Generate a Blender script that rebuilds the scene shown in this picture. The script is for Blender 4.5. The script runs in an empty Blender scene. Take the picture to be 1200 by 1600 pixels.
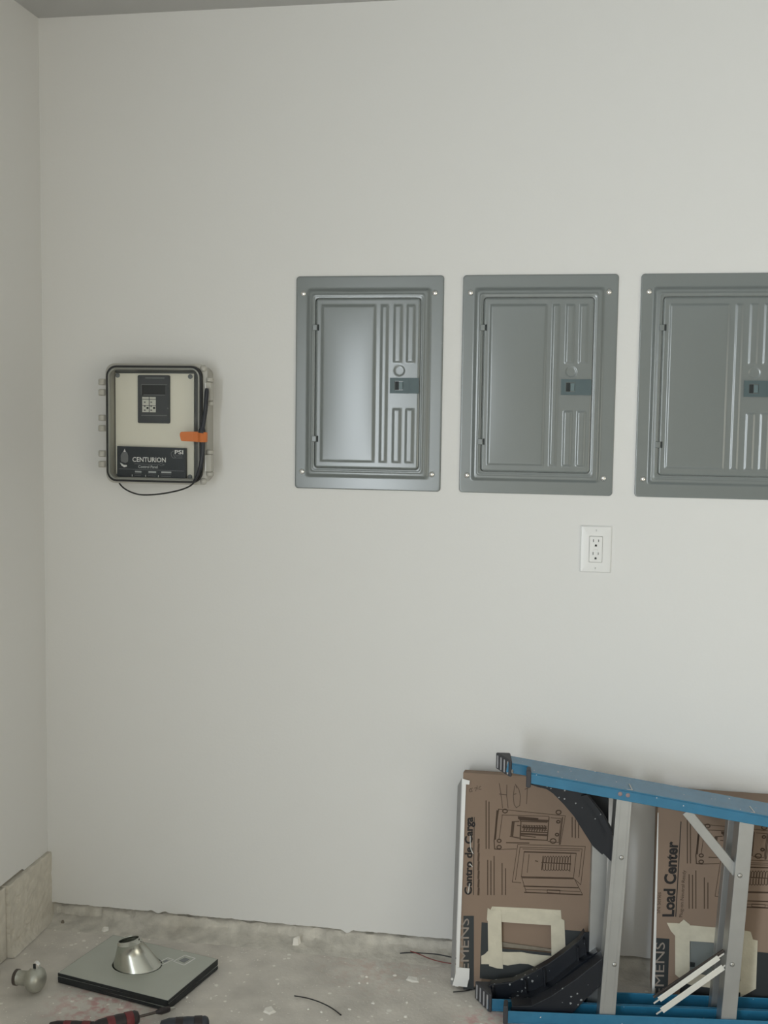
import bpy, bmesh, math, random
from mathutils import Vector, Matrix, noise

random.seed(7)
SC = bpy.context.scene
COL = SC.collection
R = math.radians

# ------------------------------------------------------------------ camera
F_PX = 1742.57
CAM = Vector((1.4657, -2.901, 1.4479))
_rx, _ry, _rz = -0.0832, -0.0141, 0.1709
ROT = Matrix.Rotation(_rz, 3, 'Z') @ Matrix.Rotation(_rx, 3, 'X') @ Matrix.Rotation(_ry, 3, 'Y')
cam_data = bpy.data.cameras.new('camera')
cam_data.sensor_fit = 'VERTICAL'
cam_data.sensor_height = 36.0
cam_data.lens = 36.0 * F_PX / 1600.0
cam_data.clip_start = 0.05
cam = bpy.data.objects.new('camera', cam_data)
COL.objects.link(cam)
right, fwd, up = ROT.col[0], ROT.col[1], ROT.col[2]
m = Matrix(((right[0], up[0], -fwd[0], CAM[0]), (right[1], up[1], -fwd[1], CAM[1]),
            (right[2], up[2], -fwd[2], CAM[2]), (0, 0, 0, 1)))
cam.matrix_world = m
SC.camera = cam

# ------------------------------------------------------------------ world, light, exposure
world = bpy.data.worlds.new('world')
SC.world = world
world.use_nodes = True
bg = world.node_tree.nodes['Background']
bg.inputs[0].default_value = (0.75, 0.85, 1.0, 1)
bg.inputs[1].default_value = 1.0


def area(name, loc, direction, sx, sy, power, color):
    ld = bpy.data.lights.new(name, 'AREA')
    ld.shape = 'RECTANGLE'
    ld.size, ld.size_y, ld.energy, ld.color = sx, sy, power, color
    o = bpy.data.objects.new(name, ld)
    COL.objects.link(o)
    o.location = loc
    o.rotation_euler = Vector(direction).to_track_quat('-Z', 'Y').to_euler()
    return o


# daylight entering by the side door opening in the left wall, behind the camera
area('side_door_daylight', (0.01, -4.95, 1.15), (1, 0, 0), 1.5, 1.80, 196, (0.88, 0.955, 1.0))
# added warm fill lamp in a made-up right-wall opening, lifting the left wall
area('warm_fill', (5.49, -4.3, 0.95), (-1, 0, 0), 3.0, 1.9, 38, (1.0, 0.88, 0.60))

SC.view_settings.view_transform = 'Standard'
SC.view_settings.look = 'None'
SC.view_settings.exposure = 0.0
SC.view_settings.gamma = 1.0
SC.view_settings.use_curve_mapping = False


# ------------------------------------------------------------------ pixel -> place on a known plane
def ray(x, y):
    return ROT @ Vector(((x - 600) / F_PX, 1.0, -(y - 800) / F_PX))


def onP(x, y, p, n):
    d = ray(x, y)
    n = Vector(n)
    t = (Vector(p) - CAM).dot(n) / d.dot(n)
    return CAM + d * t


def onY(x, y, Y): return onP(x, y, (0, Y, 0), (0, 1, 0))
def onZ(x, y, Z): return onP(x, y, (0, 0, Z), (0, 0, 1))
def onX(x, y, X): return onP(x, y, (X, 0, 0), (1, 0, 0))


# ------------------------------------------------------------------ materials
def srgb(r, g, b):
    def c(v):
        v /= 255.0
        return v / 12.92 if v <= 0.04045 else ((v + 0.055) / 1.055) ** 2.4
    return (c(r), c(g), c(b), 1)


def mat(name, col, rough=0.5, metal=0.0, spec=0.5, var=0.0, vscale=8.0, bump=0.0, bscale=60.0, coat=0.0):
    mt = bpy.data.materials.new(name)
    mt.use_nodes = True
    nt = mt.node_tree
    b = nt.nodes['Principled BSDF']
    b.inputs['Base Color'].default_value = col
    b.inputs['Roughness'].default_value = rough
    b.inputs['Metallic'].default_value = metal
    b.inputs['Specular IOR Level'].default_value = spec
    b.inputs['Coat Weight'].default_value = coat
    tc = nt.nodes.new('ShaderNodeTexCoord')
    if var > 0:
        nz = nt.nodes.new('ShaderNodeTexNoise')
        nz.inputs['Scale'].default_value = vscale
        nz.inputs['Detail'].default_value = 5
        nt.links.new(tc.outputs['Object'], nz.inputs['Vector'])
        mx = nt.nodes.new('ShaderNodeMix')
        mx.data_type = 'RGBA'
        mx.inputs[6].default_value = tuple(v * (1 - var) for v in col[:3]) + (1,)
        mx.inputs[7].default_value = tuple(min(1, v * (1 + var)) for v in col[:3]) + (1,)
        nt.links.new(nz.outputs['Fac'], mx.inputs[0])
        nt.links.new(mx.outputs[2], b.inputs['Base Color'])
    if bump > 0:
        nb = nt.nodes.new('ShaderNodeTexNoise')
        nb.inputs['Scale'].default_value = bscale
        nb.inputs['Detail'].default_value = 4
        nt.links.new(tc.outputs['Object'], nb.inputs['Vector'])
        bp = nt.nodes.new('ShaderNodeBump')
        bp.inputs['Strength'].default_value = bump
        bp.inputs['Distance'].default_value = 0.004
        nt.links.new(nb.outputs['Fac'], bp.inputs['Height'])
        nt.links.new(bp.outputs['Normal'], b.inputs['Normal'])
    return mt


def add_specks(mt, col, scale, thresh, amount_scale=3.0):
    """paint splashes: small blobs of another colour over a material"""
    nt = mt.node_tree
    b = nt.nodes['Principled BSDF']
    tc = nt.nodes.new('ShaderNodeTexCoord')
    vo = nt.nodes.new('ShaderNodeTexVoronoi')
    vo.inputs['Scale'].default_value = scale
    nz = nt.nodes.new('ShaderNodeTexNoise')
    nz.inputs['Scale'].default_value = amount_scale
    wob = nt.nodes.new('ShaderNodeTexNoise')
    wob.inputs['Scale'].default_value = scale * 2.5
    ad = nt.nodes.new('ShaderNodeVectorMath')
    ad.operation = 'MULTIPLY_ADD'
    ad.inputs[1].default_value = (0.28 / scale,) * 3
    nt.links.new(tc.outputs['Object'], wob.inputs['Vector'])
    nt.links.new(wob.outputs['Color'], ad.inputs[0])
    nt.links.new(tc.outputs['Object'], ad.inputs[2])
    nt.links.new(ad.outputs[0], vo.inputs['Vector'])
    nt.links.new(tc.outputs['Object'], nz.inputs['Vector'])
    ma = nt.nodes.new('ShaderNodeMath')
    ma.operation = 'MULTIPLY'
    ma.inputs[1].default_value = thresh * 2
    nt.links.new(nz.outputs['Fac'], ma.inputs[0])
    lt = nt.nodes.new('ShaderNodeMath')
    lt.operation = 'LESS_THAN'
    nt.links.new(vo.outputs['Distance'], lt.inputs[0])
    sb = nt.nodes.new('ShaderNodeMath')
    sb.operation = 'SUBTRACT'
    sb.inputs[1].default_value = thresh * 0.62
    nt.links.new(ma.outputs[0], sb.inputs[0])
    nt.links.new(sb.outputs[0], lt.inputs[1])
    mx = nt.nodes.new('ShaderNodeMix')
    mx.data_type = 'RGBA'
    old = b.inputs['Base Color'].links[0].from_socket if b.inputs['Base Color'].links else None
    mx.inputs[6].default_value = b.inputs['Base Color'].default_value
    if old:
        nt.links.new(old, mx.inputs[6])
    mx.inputs[7].default_value = col
    nt.links.new(lt.outputs[0], mx.inputs[0])
    nt.links.new(mx.outputs[2], b.inputs['Base Color'])
    return mt


def stain(mt, col, center, radius, strength):
    """a stain of its own colour around a place on the surface"""
    nt = mt.node_tree
    b = nt.nodes['Principled BSDF']
    tc = nt.nodes.new('ShaderNodeTexCoord')
    nz = nt.nodes.new('ShaderNodeTexNoise')
    nz.inputs['Scale'].default_value = 38
    nz.inputs['Detail'].default_value = 4
    nt.links.new(tc.outputs['Object'], nz.inputs['Vector'])
    ds = nt.nodes.new('ShaderNodeVectorMath')
    ds.operation = 'DISTANCE'
    ds.inputs[1].default_value = center
    nt.links.new(tc.outputs['Object'], ds.inputs[0])
    mr = nt.nodes.new('ShaderNodeMapRange')
    mr.inputs['From Min'].default_value = 0
    mr.inputs['From Max'].default_value = radius
    mr.inputs['To Min'].default_value = 1
    mr.inputs['To Max'].default_value = 0
    nt.links.new(ds.outputs['Value'], mr.inputs['Value'])
    th = nt.nodes.new('ShaderNodeMapRange')
    th.inputs['From Min'].default_value = 0.45
    th.inputs['From Max'].default_value = 0.62
    nt.links.new(nz.outputs['Fac'], th.inputs['Value'])
    mu = nt.nodes.new('ShaderNodeMath')
    mu.operation = 'MULTIPLY'
    nt.links.new(mr.outputs[0], mu.inputs[0])
    nt.links.new(th.outputs[0], mu.inputs[1])
    m2 = nt.nodes.new('ShaderNodeMath')
    m2.operation = 'MULTIPLY'
    m2.inputs[1].default_value = strength
    nt.links.new(mu.outputs[0], m2.inputs[0])
    mx = nt.nodes.new('ShaderNodeMix')
    mx.data_type = 'RGBA'
    old = b.inputs['Base Color'].links[0].from_socket
    nt.links.new(old, mx.inputs[6])
    mx.inputs[7].default_value = col
    nt.links.new(m2.outputs[0], mx.inputs[0])
    nt.links.new(mx.outputs[2], b.inputs['Base Color'])


def clear_mat(name, tint, gloss=0.12, rough=0.06):
    mt = bpy.data.materials.new(name)
    mt.use_nodes = True
    nt = mt.node_tree
    nt.nodes.clear()
    out = nt.nodes.new('ShaderNodeOutputMaterial')
    tr = nt.nodes.new('ShaderNodeBsdfTransparent')
    tr.inputs[0].default_value = tint
    gl = nt.nodes.new('ShaderNodeBsdfGlossy')
    gl.inputs['Roughness'].default_value = rough
    fr = nt.nodes.new('ShaderNodeLayerWeight')
    fr.inputs[0].default_value = gloss
    mx = nt.nodes.new('ShaderNodeMixShader')
    nt.links.new(fr.outputs['Fresnel'], mx.inputs[0])
    nt.links.new(tr.outputs[0], mx.inputs[1])
    nt.links.new(gl.outputs[0], mx.inputs[2])
    nt.links.new(mx.outputs[0], out.inputs[0])
    return mt


M = {}
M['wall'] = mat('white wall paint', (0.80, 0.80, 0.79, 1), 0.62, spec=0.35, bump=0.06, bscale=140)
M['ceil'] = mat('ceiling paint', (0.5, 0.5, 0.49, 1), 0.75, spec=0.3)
M['gyp'] = mat('bare unpainted gypsum board', (0.40, 0.36, 0.29, 1), 0.9, var=0.12, vscale=3)
M['floor'] = mat('dusty concrete floor', srgb(216, 211, 203), 0.8, spec=0.3, var=0.36, vscale=9, bump=0.35, bscale=90)
add_specks(M['floor'], srgb(247, 244, 236), 34, 0.30, 9)
add_specks(M['floor'], srgb(247, 243, 235), 90, 0.22, 5)
M['stem'] = mat('rough concrete stem', srgb(212, 208, 199), 0.9, spec=0.2, var=0.42, vscale=24, bump=1.0, bscale=55)
M['curb'] = mat('rough concrete curb', srgb(214, 209, 198), 0.9, spec=0.2, var=0.22, vscale=34, bump=0.9, bscale=60)
M['panel'] = mat('grey panel enamel', srgb(118, 125, 125), 0.22, spec=0.75, var=0.02, vscale=5)
M['latch'] = mat('slate latch plastic', srgb(76, 94, 98), 0.45)
M['dark'] = mat('dark recess', srgb(26, 34, 36), 0.6)
M['latch_tab'] = mat('latch tab', srgb(98, 118, 122), 0.4)
M['chrome'] = mat('bright screw metal', (0.9, 0.9, 0.9, 1), 0.12, 1.0)
M['plate_white'] = mat('white outlet plastic', (0.84, 0.845, 0.84, 1), 0.32, spec=0.5)
M['slot'] = mat('outlet slot', srgb(30, 32, 32), 0.7)
M['card'] = mat('brown cardboard', srgb(146, 127, 112), 0.85, spec=0.15, var=0.08, vscale=6, bump=0.08, bscale=30)
M['card_in'] = mat('inner cardboard', srgb(166, 148, 132), 0.9, spec=0.1, var=0.08, vscale=10)
M['ink'] = mat('dark print ink', srgb(52, 50, 50), 0.7, spec=0.2)
M['ink_soft'] = mat('soft print ink', srgb(88, 74, 64), 0.8, spec=0.15)
M['ink_block'] = mat('black print block', srgb(50, 54, 56), 0.55, spec=0.35)
M['ink_grey'] = mat('grey lettering', srgb(150, 140, 130), 0.7)
M['marker'] = mat('marker ink', srgb(96, 80, 70), 0.8)
M['tape'] = mat('masking tape', srgb(210, 204, 185), 0.6, spec=0.3, var=0.15, vscale=40, bump=0.25, bscale=120)
M['bead'] = mat('white coated metal', (0.80, 0.80, 0.79, 1), 0.28, 0.0, spec=0.6)
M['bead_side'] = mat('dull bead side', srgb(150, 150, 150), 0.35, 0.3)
M['white_paper'] = mat('white paper', (0.8, 0.8, 0.78, 1), 0.6)  # also the white of the wrap glints on the carton
M['blue'] = mat('blue fibreglass', srgb(46, 116, 152), 0.27, spec=0.75, var=0.16, vscale=26, bump=0.10, bscale=160)
add_specks(M['blue'], srgb(215, 218, 216), 48, 0.15, 11)
M['black'] = mat('black moulded plastic', srgb(20, 25, 34), 0.40, spec=0.5, var=0.15, vscale=30)
add_specks(M['black'], srgb(150, 154, 156), 60, 0.24, 14)
M['rubber'] = mat('dark rubber boot', srgb(62, 63, 68), 0.6, var=0.2, vscale=40)
M['rubber_rib'] = mat('highlight grey rubber rib', srgb(165, 165, 168), 0.6)  # light grey puts the highlights on the boot ribs into colour
M['alu'] = mat('brushed aluminium', (0.50, 0.51, 0.51, 1), 0.40, 0.8, var=0.10, vscale=22)
M['alu_glint'] = mat('glint white aluminium', (0.88, 0.88, 0.83, 1), 0.25, 0.35, var=0.05, vscale=30)  # near-white colour carries the glint on the lower brace straps
M['rivet'] = mat('rivet metal', (0.45, 0.45, 0.44, 1), 0.35, 0.9)
M['rivet_red'] = mat('painted rivet', srgb(150, 128, 128), 0.5)
M['galv'] = mat('galvanised sheet', srgb(186, 190, 181), 0.34, 0.25, var=0.06, vscale=18)
M['galv_cone'] = mat('galvanised cone', srgb(196, 198, 190), 0.24, 0.85, var=0.10, vscale=24)
M['edge_dark'] = mat('dark plate edge', srgb(46, 50, 52), 0.5, 0.3, var=0.2, vscale=50)
M['box_grey'] = mat('grey polycarbonate base', srgb(186, 184, 176), 0.4, spec=0.5)
M['gasket'] = mat('black gasket', srgb(32, 33, 34), 0.5)
M['clear'] = clear_mat('clear cover', (0.97, 0.975, 0.97, 1), 0.16, 0.08)
M['smoke'] = clear_mat('clear cover rim', (0.62, 0.63, 0.64, 1), 0.35, 0.12)
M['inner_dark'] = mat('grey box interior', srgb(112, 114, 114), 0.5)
M['rim'] = mat('pale cover rim', srgb(196, 197, 192), 0.25)
M['back_plate'] = mat('off white mounting plate', srgb(242, 238, 224), 0.45)
M['module'] = mat('charcoal control module', srgb(70, 73, 76), 0.5)
M['module_lt'] = mat('charcoal module line', srgb(118, 120, 122), 0.5)
M['screen'] = mat('dark display', srgb(50, 53, 55), 0.25)
M['key'] = mat('white key', srgb(216, 216, 208), 0.5)
M['placard'] = mat('navy charcoal placard', srgb(44, 50, 56), 0.4)
M['print_white'] = mat('white print', srgb(235, 236, 234), 0.5)
M['print_lt'] = mat('pale grey print', srgb(186, 190, 190), 0.5)
M['print_grey'] = mat('grey print', srgb(130, 134, 136), 0.5)
M['antenna'] = mat('black cable sheath', srgb(38, 42, 50), 0.4)
M['orange'] = mat('orange tape', srgb(216, 124, 66), 0.55, var=0.06, vscale=60)
M['wire_black'] = mat('black wire', srgb(36, 38, 40), 0.45)
M['wire_red'] = mat('red wire', srgb(132, 62, 58), 0.5)
M['red'] = mat('red grip', srgb(112, 46, 50), 0.45, var=0.15, vscale=60)
M['grip_black'] = mat('black grip', srgb(44, 38, 40), 0.5, var=0.2, vscale=60)
M['navy'] = mat('dark slate grip', srgb(50, 54, 62), 0.45, var=0.2, vscale=60)
M['steel'] = mat('dark steel', srgb(96, 90, 86), 0.4, 0.7)
M['zinc'] = mat('zinc fitting', srgb(184, 185, 176), 0.36, 0.6, var=0.25, vscale=40)
M['chip'] = mat('plaster chip', srgb(246, 243, 236), 0.85)
M['stone'] = mat('concrete crumb', srgb(136, 128, 116), 0.9, var=0.3, vscale=80)
stain(M['floor'], srgb(196, 120, 124), (0.36, -0.43, 0), 0.17, 0.75)
stain(M['floor'], srgb(212, 128, 136), (1.30, -0.33, 0), 0.11, 0.8)
stain(M['floor'], srgb(206, 170, 158), (0.98, -0.08, 0), 0.2, 0.4)


# ------------------------------------------------------------------ mesh helpers
class MB:
    def __init__(self):
        self.v, self.f = [], []

    def add(self, vs, fs):
        n = len(self.v)
        self.v += [Vector(p) for p in vs]
        self.f += [tuple(i + n for i in q) for q in fs]
        return self

    def box(self, x0, x1, y0, y1, z0, z1):
        return self.add([(x0, y0, z0), (x1, y0, z0), (x1, y1, z0), (x0, y1, z0), (x0, y0, z1), (x1, y0, z1), (x1, y1, z1), (x0, y1, z1)],
                        [(3, 2, 1, 0), (4, 5, 6, 7), (0, 1, 5, 4), (1, 2, 6, 5), (2, 3, 7, 6), (3, 0, 4, 7)])

    def prism(self, pts, off):
        n = len(pts)
        off = Vector(off)
        a = [Vector(p) for p in pts]
        vs = a + [p + off for p in a]
        fs = [tuple(range(n))[::-1], tuple(range(n, 2 * n))]
        fs += [(i, (i + 1) % n, n + (i + 1) % n, n + i) for i in range(n)]
        return self.add(vs, fs)

    def loft(self, rings, cap0=True, cap1=True, closed=True):
        n = len(rings[0])
        vs = [p for rg in rings for p in rg]
        fs = []
        for k in range(len(rings) - 1):
            for i in range(n if closed else n - 1):
                j = (i + 1) % n
                fs.append((k * n + i, k * n + j, (k + 1) * n + j, (k + 1) * n + i))
        if cap0:
            fs.append(tuple(range(n))[::-1])
        if cap1:
            b = (len(rings) - 1) * n
            fs.append(tuple(range(b, b + n)))
        return self.add(vs, fs)

    def tube(self, path, rad, n=10, cap=True):
        path = [Vector(p) for p in path]
        rings = []
        ref = None
        for i, p in enumerate(path):
            t = (path[min(i + 1, len(path) - 1)] - path[max(i - 1, 0)]).normalized()
            if ref is None:
                ref = t.orthogonal().normalized()
            ref = (ref - t * ref.dot(t)).normalized()
            bi = t.cross(ref)
            rr = rad[i] if isinstance(rad, (list, tuple)) else rad
            rings.append([p + (ref * math.cos(2 * math.pi * k / n) + bi * math.sin(2 * math.pi * k / n)) * rr for k in range(n)])
        return self.loft(rings, cap, cap)

    def lathe(self, org, axis, prof, n=20):
        org, axis = Vector(org), Vector(axis).normalized()
        a = axis.orthogonal().normalized()
        b = axis.cross(a)
        rings = [[org + axis * t + (a * math.cos(2 * math.pi * k / n) + b * math.sin(2 * math.pi * k / n)) * r for k in range(n)] for t, r in prof]
        return self.loft(rings, True, True)

    def bar(self, a, b, w, h, wdir):
        """a rectangular bar from a to b, w along wdir, h across"""
        a, b, wdir = Vector(a), Vector(b), Vector(wdir).normalized()
        t = (b - a).normalized()
        hd = t.cross(wdir).normalized()
        wd = hd.cross(t).normalized()
        c = [wd * (w / 2) + hd * (h / 2), wd * (-w / 2) + hd * (h / 2), wd * (-w / 2) - hd * (h / 2), wd * (w / 2) - hd * (h / 2)]
        return self.loft([[a + q for q in c], [b + q for q in c]])

    def build(self, name, material, parent=None, bevel=0.0, seg=2, smooth=None):
        root = parent
        while root is not None and root.parent is not None:
            root = root.parent
        off = root.location.copy() if root is not None else Vector((0, 0, 0))
        me = bpy.data.meshes.new(name)
        me.from_pydata([p - off for p in self.v], [], self.f)
        bm = bmesh.new()
        bm.from_mesh(me)
        bmesh.ops.recalc_face_normals(bm, faces=bm.faces)
        bm.to_mesh(me)
        bm.free()
        return link(name, me, material, parent, bevel, seg, smooth)


def link(name, me, material, parent=None, bevel=0.0, seg=2, smooth=None):
    if isinstance(material, str):
        material = M[material]
    me.materials.append(material)
    if bevel > 0 or smooth is not None:
        me.shade_smooth()
        if smooth is not None:
            me.set_sharp_from_angle(angle=R(smooth))
    o = bpy.data.objects.new(name, me)
    COL.objects.link(o)
    if parent is not None:
        o.parent = parent
    if bevel > 0:
        bv = o.modifiers.new('bevel', 'BEVEL')
        bv.width = bevel
        bv.segments = seg
        bv.limit_method = 'ANGLE'
        bv.angle_limit = R(40)
        bv.harden_normals = True
    return o


def thing(name, label, cat, loc, group=None):
    o = bpy.data.objects.new(name, None)
    o.empty_display_size = 0.05
    COL.objects.link(o)
    o.location = loc
    return tag(o, label, cat, group)


def tag(o, label, cat, group=None):
    o['label'] = label
    o['category'] = cat
    if group:
        o['group'] = group
    return o


def struct(o, label=None):
    o['kind'] = 'structure'
    if label:
        o['label'] = label
    return o


def copy_tree(o, parent=None):
    c = o.copy()
    COL.objects.link(c)
    c.parent = parent
    for ch in list(o.children):
        copy_tree(ch, c)
    return c


def rrect(x0, x1, z0, z1, r, n=6):
    pts = []
    for cx, cz, a0 in ((x1 - r, z1 - r, 0), (x0 + r, z1 - r, 90), (x0 + r, z0 + r, 180), (x1 - r, z0 + r, 270)):
        for k in range(n + 1):
            a = R(a0 + 90 * k / n)
            pts.append((cx + r * math.cos(a), cz + r * math.sin(a)))
    return pts


def ring_y(pts, y):
    return [Vector((p[0], y, p[1])) for p in pts]


def text_quad(name, body, bl, br, tr, tl, material, parent, off=(0, 0, 0), bold=0.0):
    """flat lettering, its bounding box fitted on a quad lying on a surface"""
    cu = bpy.data.curves.new('lettering_curve', 'FONT')
    cu.body = body
    cu.size = 1.0
    cu.offset = bold
    cu.resolution_u = 3
    to = bpy.data.objects.new('lettering_tmp', cu)
    COL.objects.link(to)
    me = bpy.data.meshes.new_from_object(to)
    bpy.data.objects.remove(to)
    xs = [v.co.x for v in me.vertices]
    ys = [v.co.y for v in me.vertices]
    x0, x1, y0, y1 = min(xs), max(xs), min(ys), max(ys)
    root = parent
    while root.parent is not None:
        root = root.parent
    bl, br, tr, tl, off = (Vector(q) for q in (bl, br, tr, tl, off))
    for v in me.vertices:
        s, t = (v.co.x - x0) / (x1 - x0), (v.co.y - y0) / (y1 - y0)
        v.co = (bl * (1 - s) + br * s) * (1 - t) + (tl * (1 - s) + tr * s) * t + off - root.location
    me.materials.clear()
    return link(name, me, material, parent)


# ================================================================== STRUCTURE
XR, YF, ZC = 5.5, -7.0, 2.512
# floor: gentle relief near the walls
mb = MB()
nx, ny = 150, 60
xs = [-0.05 + 2.35 * i / nx for i in range(nx + 1)] + [3.0, 4.2, XR]
ys = [0.06 - 0.75 * j / ny for j in range(ny + 1)] + [-1.2, -2.5, -4.5, YF]
vs, fs = [], []
for j, y in enumerate(ys):
    for i, x in enumerate(xs):
        z = 0.0
        if y > -0.7 and x < 2.3:
            z = 0.0016 * noise.noise(Vector((x * 9, y * 9, 1))) + 0.0010 * noise.noise(Vector((x * 38, y * 38, 5))) - 0.0016
        vs.append((x, y, z))
W_ = len(xs)
for j in range(len(ys) - 1):
    for i in range(W_ - 1):
        fs.append((j * W_ + i, j * W_ + i + 1, (j + 1) * W_ + i + 1, (j + 1) * W_ + i))
mb.add(vs, fs)
struct(mb.build('floor', 'floor', smooth=60), 'dusty concrete garage floor with paint splashes')

# back wall: painted board with a chipped lower edge
zb = 0.048
edge = []
x = 0.002
while x < 2.4:
    j = 0.0022 * noise.noise(Vector((x * 30, 0, 3))) + 0.0016 * noise.noise(Vector((x * 110, 0, 7)))
    if 0.86 < x < 0.895:
        j -= 0.011 * (1 - abs(x - 0.878) / 0.018)
    if 0.30 < x < 0.36:
        j += 0.004 * math.sin((x - 0.30) * 150)
    edge.append((x, zb + j))
    x += 0.006
pts = [(-0.013, ZC), (-0.013, zb)] + edge + [(XR, zb), (XR, ZC)]
mb = MB().prism([(p[0], 0, p[1]) for p in pts], (0, 0.013, 0))
struct(mb.build('wall_back', 'wall'), 'white painted back wall with a ragged lower edge')

# left wall with the side door opening behind the camera
zl = 0.207
pts = [(0.013, ZC), (0.013, zl - 0.008)]
y = -0.006
while y > -0.6:
    pts.append((y, (zl if y < -0.15 else zl - 0.008) + 0.0012 * noise.noise(Vector((y * 60, 2, 0)))))
    y -= 0.012
pts += [(-0.62, zl), (-4.2, zl), (-4.2, 2.1), (-5.7, 2.1), (-5.7, 0), (YF, 0), (YF, ZC)]
mb = MB().prism([(0, p[0], p[1]) for p in pts], (-0.013, 0, 0))
struct(mb.build('wall_left', 'wall'), 'white painted left side wall')
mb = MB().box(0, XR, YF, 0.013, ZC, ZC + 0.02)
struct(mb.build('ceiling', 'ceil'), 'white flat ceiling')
mb = MB()
mb.box(XR, XR + 0.02, -2.8, 0.013, 0, ZC).box(XR, XR + 0.02, YF, -5.8, 0, ZC).box(XR, XR + 0.02, -5.8, -2.8, 2.1, ZC)
struct(mb.build('wall_right', 'gyp'), 'bare gypsum right wall around an opening added for the fill lamp')
mb = MB().box(0, XR, YF - 0.02, YF, 0, ZC)
struct(mb.build('wall_front', 'gyp'), 'bare gypsum wall behind the viewer')

# rough concrete stem under the back wall
mb = MB()
prof = [(0.012, 0.080), (0.045, 0.072), (0.045, 0.042), (0.030, 0.039), (0.015, 0.036), (0.011, 0.030), (0.007, 0.024), (0.001, 0.017), (-0.008, 0.011), (-0.020, 0.006), (-0.034, 0.0025), (-0.050, 0.0005), (-0.070, -0.003)]
nx, nz = 330, len(prof) - 1
vs, fs = [], []
for i in range(nx + 1):
    x = -0.02 + 2.4 * i / nx
    lift = 0.7 + 0.7 * noise.noise(Vector((x * 6, 0, 9)))
    for k, (y, z) in enumerate(prof):
        q = Vector((x * 26, z * 40 + y * 20, 2))
        if k >= 3:
            amp = 1.0 if k < 10 else 0.35
            y += amp * (0.007 * noise.noise(q) - 0.005 * (1 - abs(noise.noise(q * 1.3))) ** 7)
            z = z * (lift if z > 0 and k > 5 else 1) + amp * 0.0035 * noise.noise(q * 1.9)
            if k == nz:
                z = -0.004
        if 0.03 < x < 0.16 and 3 <= k < 7:
            y += 0.012
        vs.append((x, y, z))
for i in range(nx):
    for k in range(nz):
        a = i * (nz + 1) + k
        fs.append((a, a + 1, a + nz + 2, a + nz + 1))
mb.add(vs, fs)
struct(mb.build('trim_1', 'stem', smooth=50), 'rough concrete stem showing under the back wall')

# concrete curb along the left wall
mb = MB()
vs, fs = [], []
ny, nz = 70, 46
for i in range(ny + 1):
    y = 0.02 - 0.265 * i / ny
    for k in range(nz + 1):
        z = 0.198 * (1 - k / nz)
        q = Vector((3, y * 26, z * 26))
        x = 0.011 + 0.0022 * noise.noise(q) + 0.0016 * noise.noise(q * 3.3)
        c = noise.cell(Vector((7, y * 60, z * 60)))
        if c > 0.86 and y < -0.12:
            x -= 0.004
        x += 0.012 * max(0, 1 - z / 0.03) ** 2
        if i == ny:
            x = -0.012
        if k == 0:
            vs.append((min(x, 0.010), y, z + 0.002 * noise.noise(q * 2)))
        else:
            vs.append((x, y + (0.004 * noise.noise(Vector((1, z * 60, 4))) if i > ny - 3 else 0), z))
for i in range(ny):
    for k in range(nz):
        a = i * (nz + 1) + k
        fs.append((a, a + 1, a + nz + 2, a + nz + 1))
n0 = len(vs)
for i in range(ny + 1):
    p = vs[i * (nz + 1)]
    vs.append((-0.012, p[1], p[2]))
for i in range(ny):
    fs.append((i * (nz + 1), (i + 1) * (nz + 1), n0 + i + 1, n0 + i))
mb.add(vs, fs)
struct(mb.build('trim_2', 'curb', smooth=40), 'rough pitted concrete curb under the left wall')
mb = MB().box(-0.03, 0.004, -4.2, -0.247, 0, 0.197).box(-0.06, -0.0135, -4.2, 0.05, 0, 0.3)  # second box is an unseen backing added to stop light at the gap
struct(mb.build('trim_3', 'curb', bevel=0.003), 'smooth grey concrete curb further along the left wall, with an added backing behind the gap')


# ================================================================== BREAKER PANELS
PW, PH, PZT = 0.392, 0.559, 1.8191
PX = (0.7225, 1.1637, 1.6109)


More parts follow.
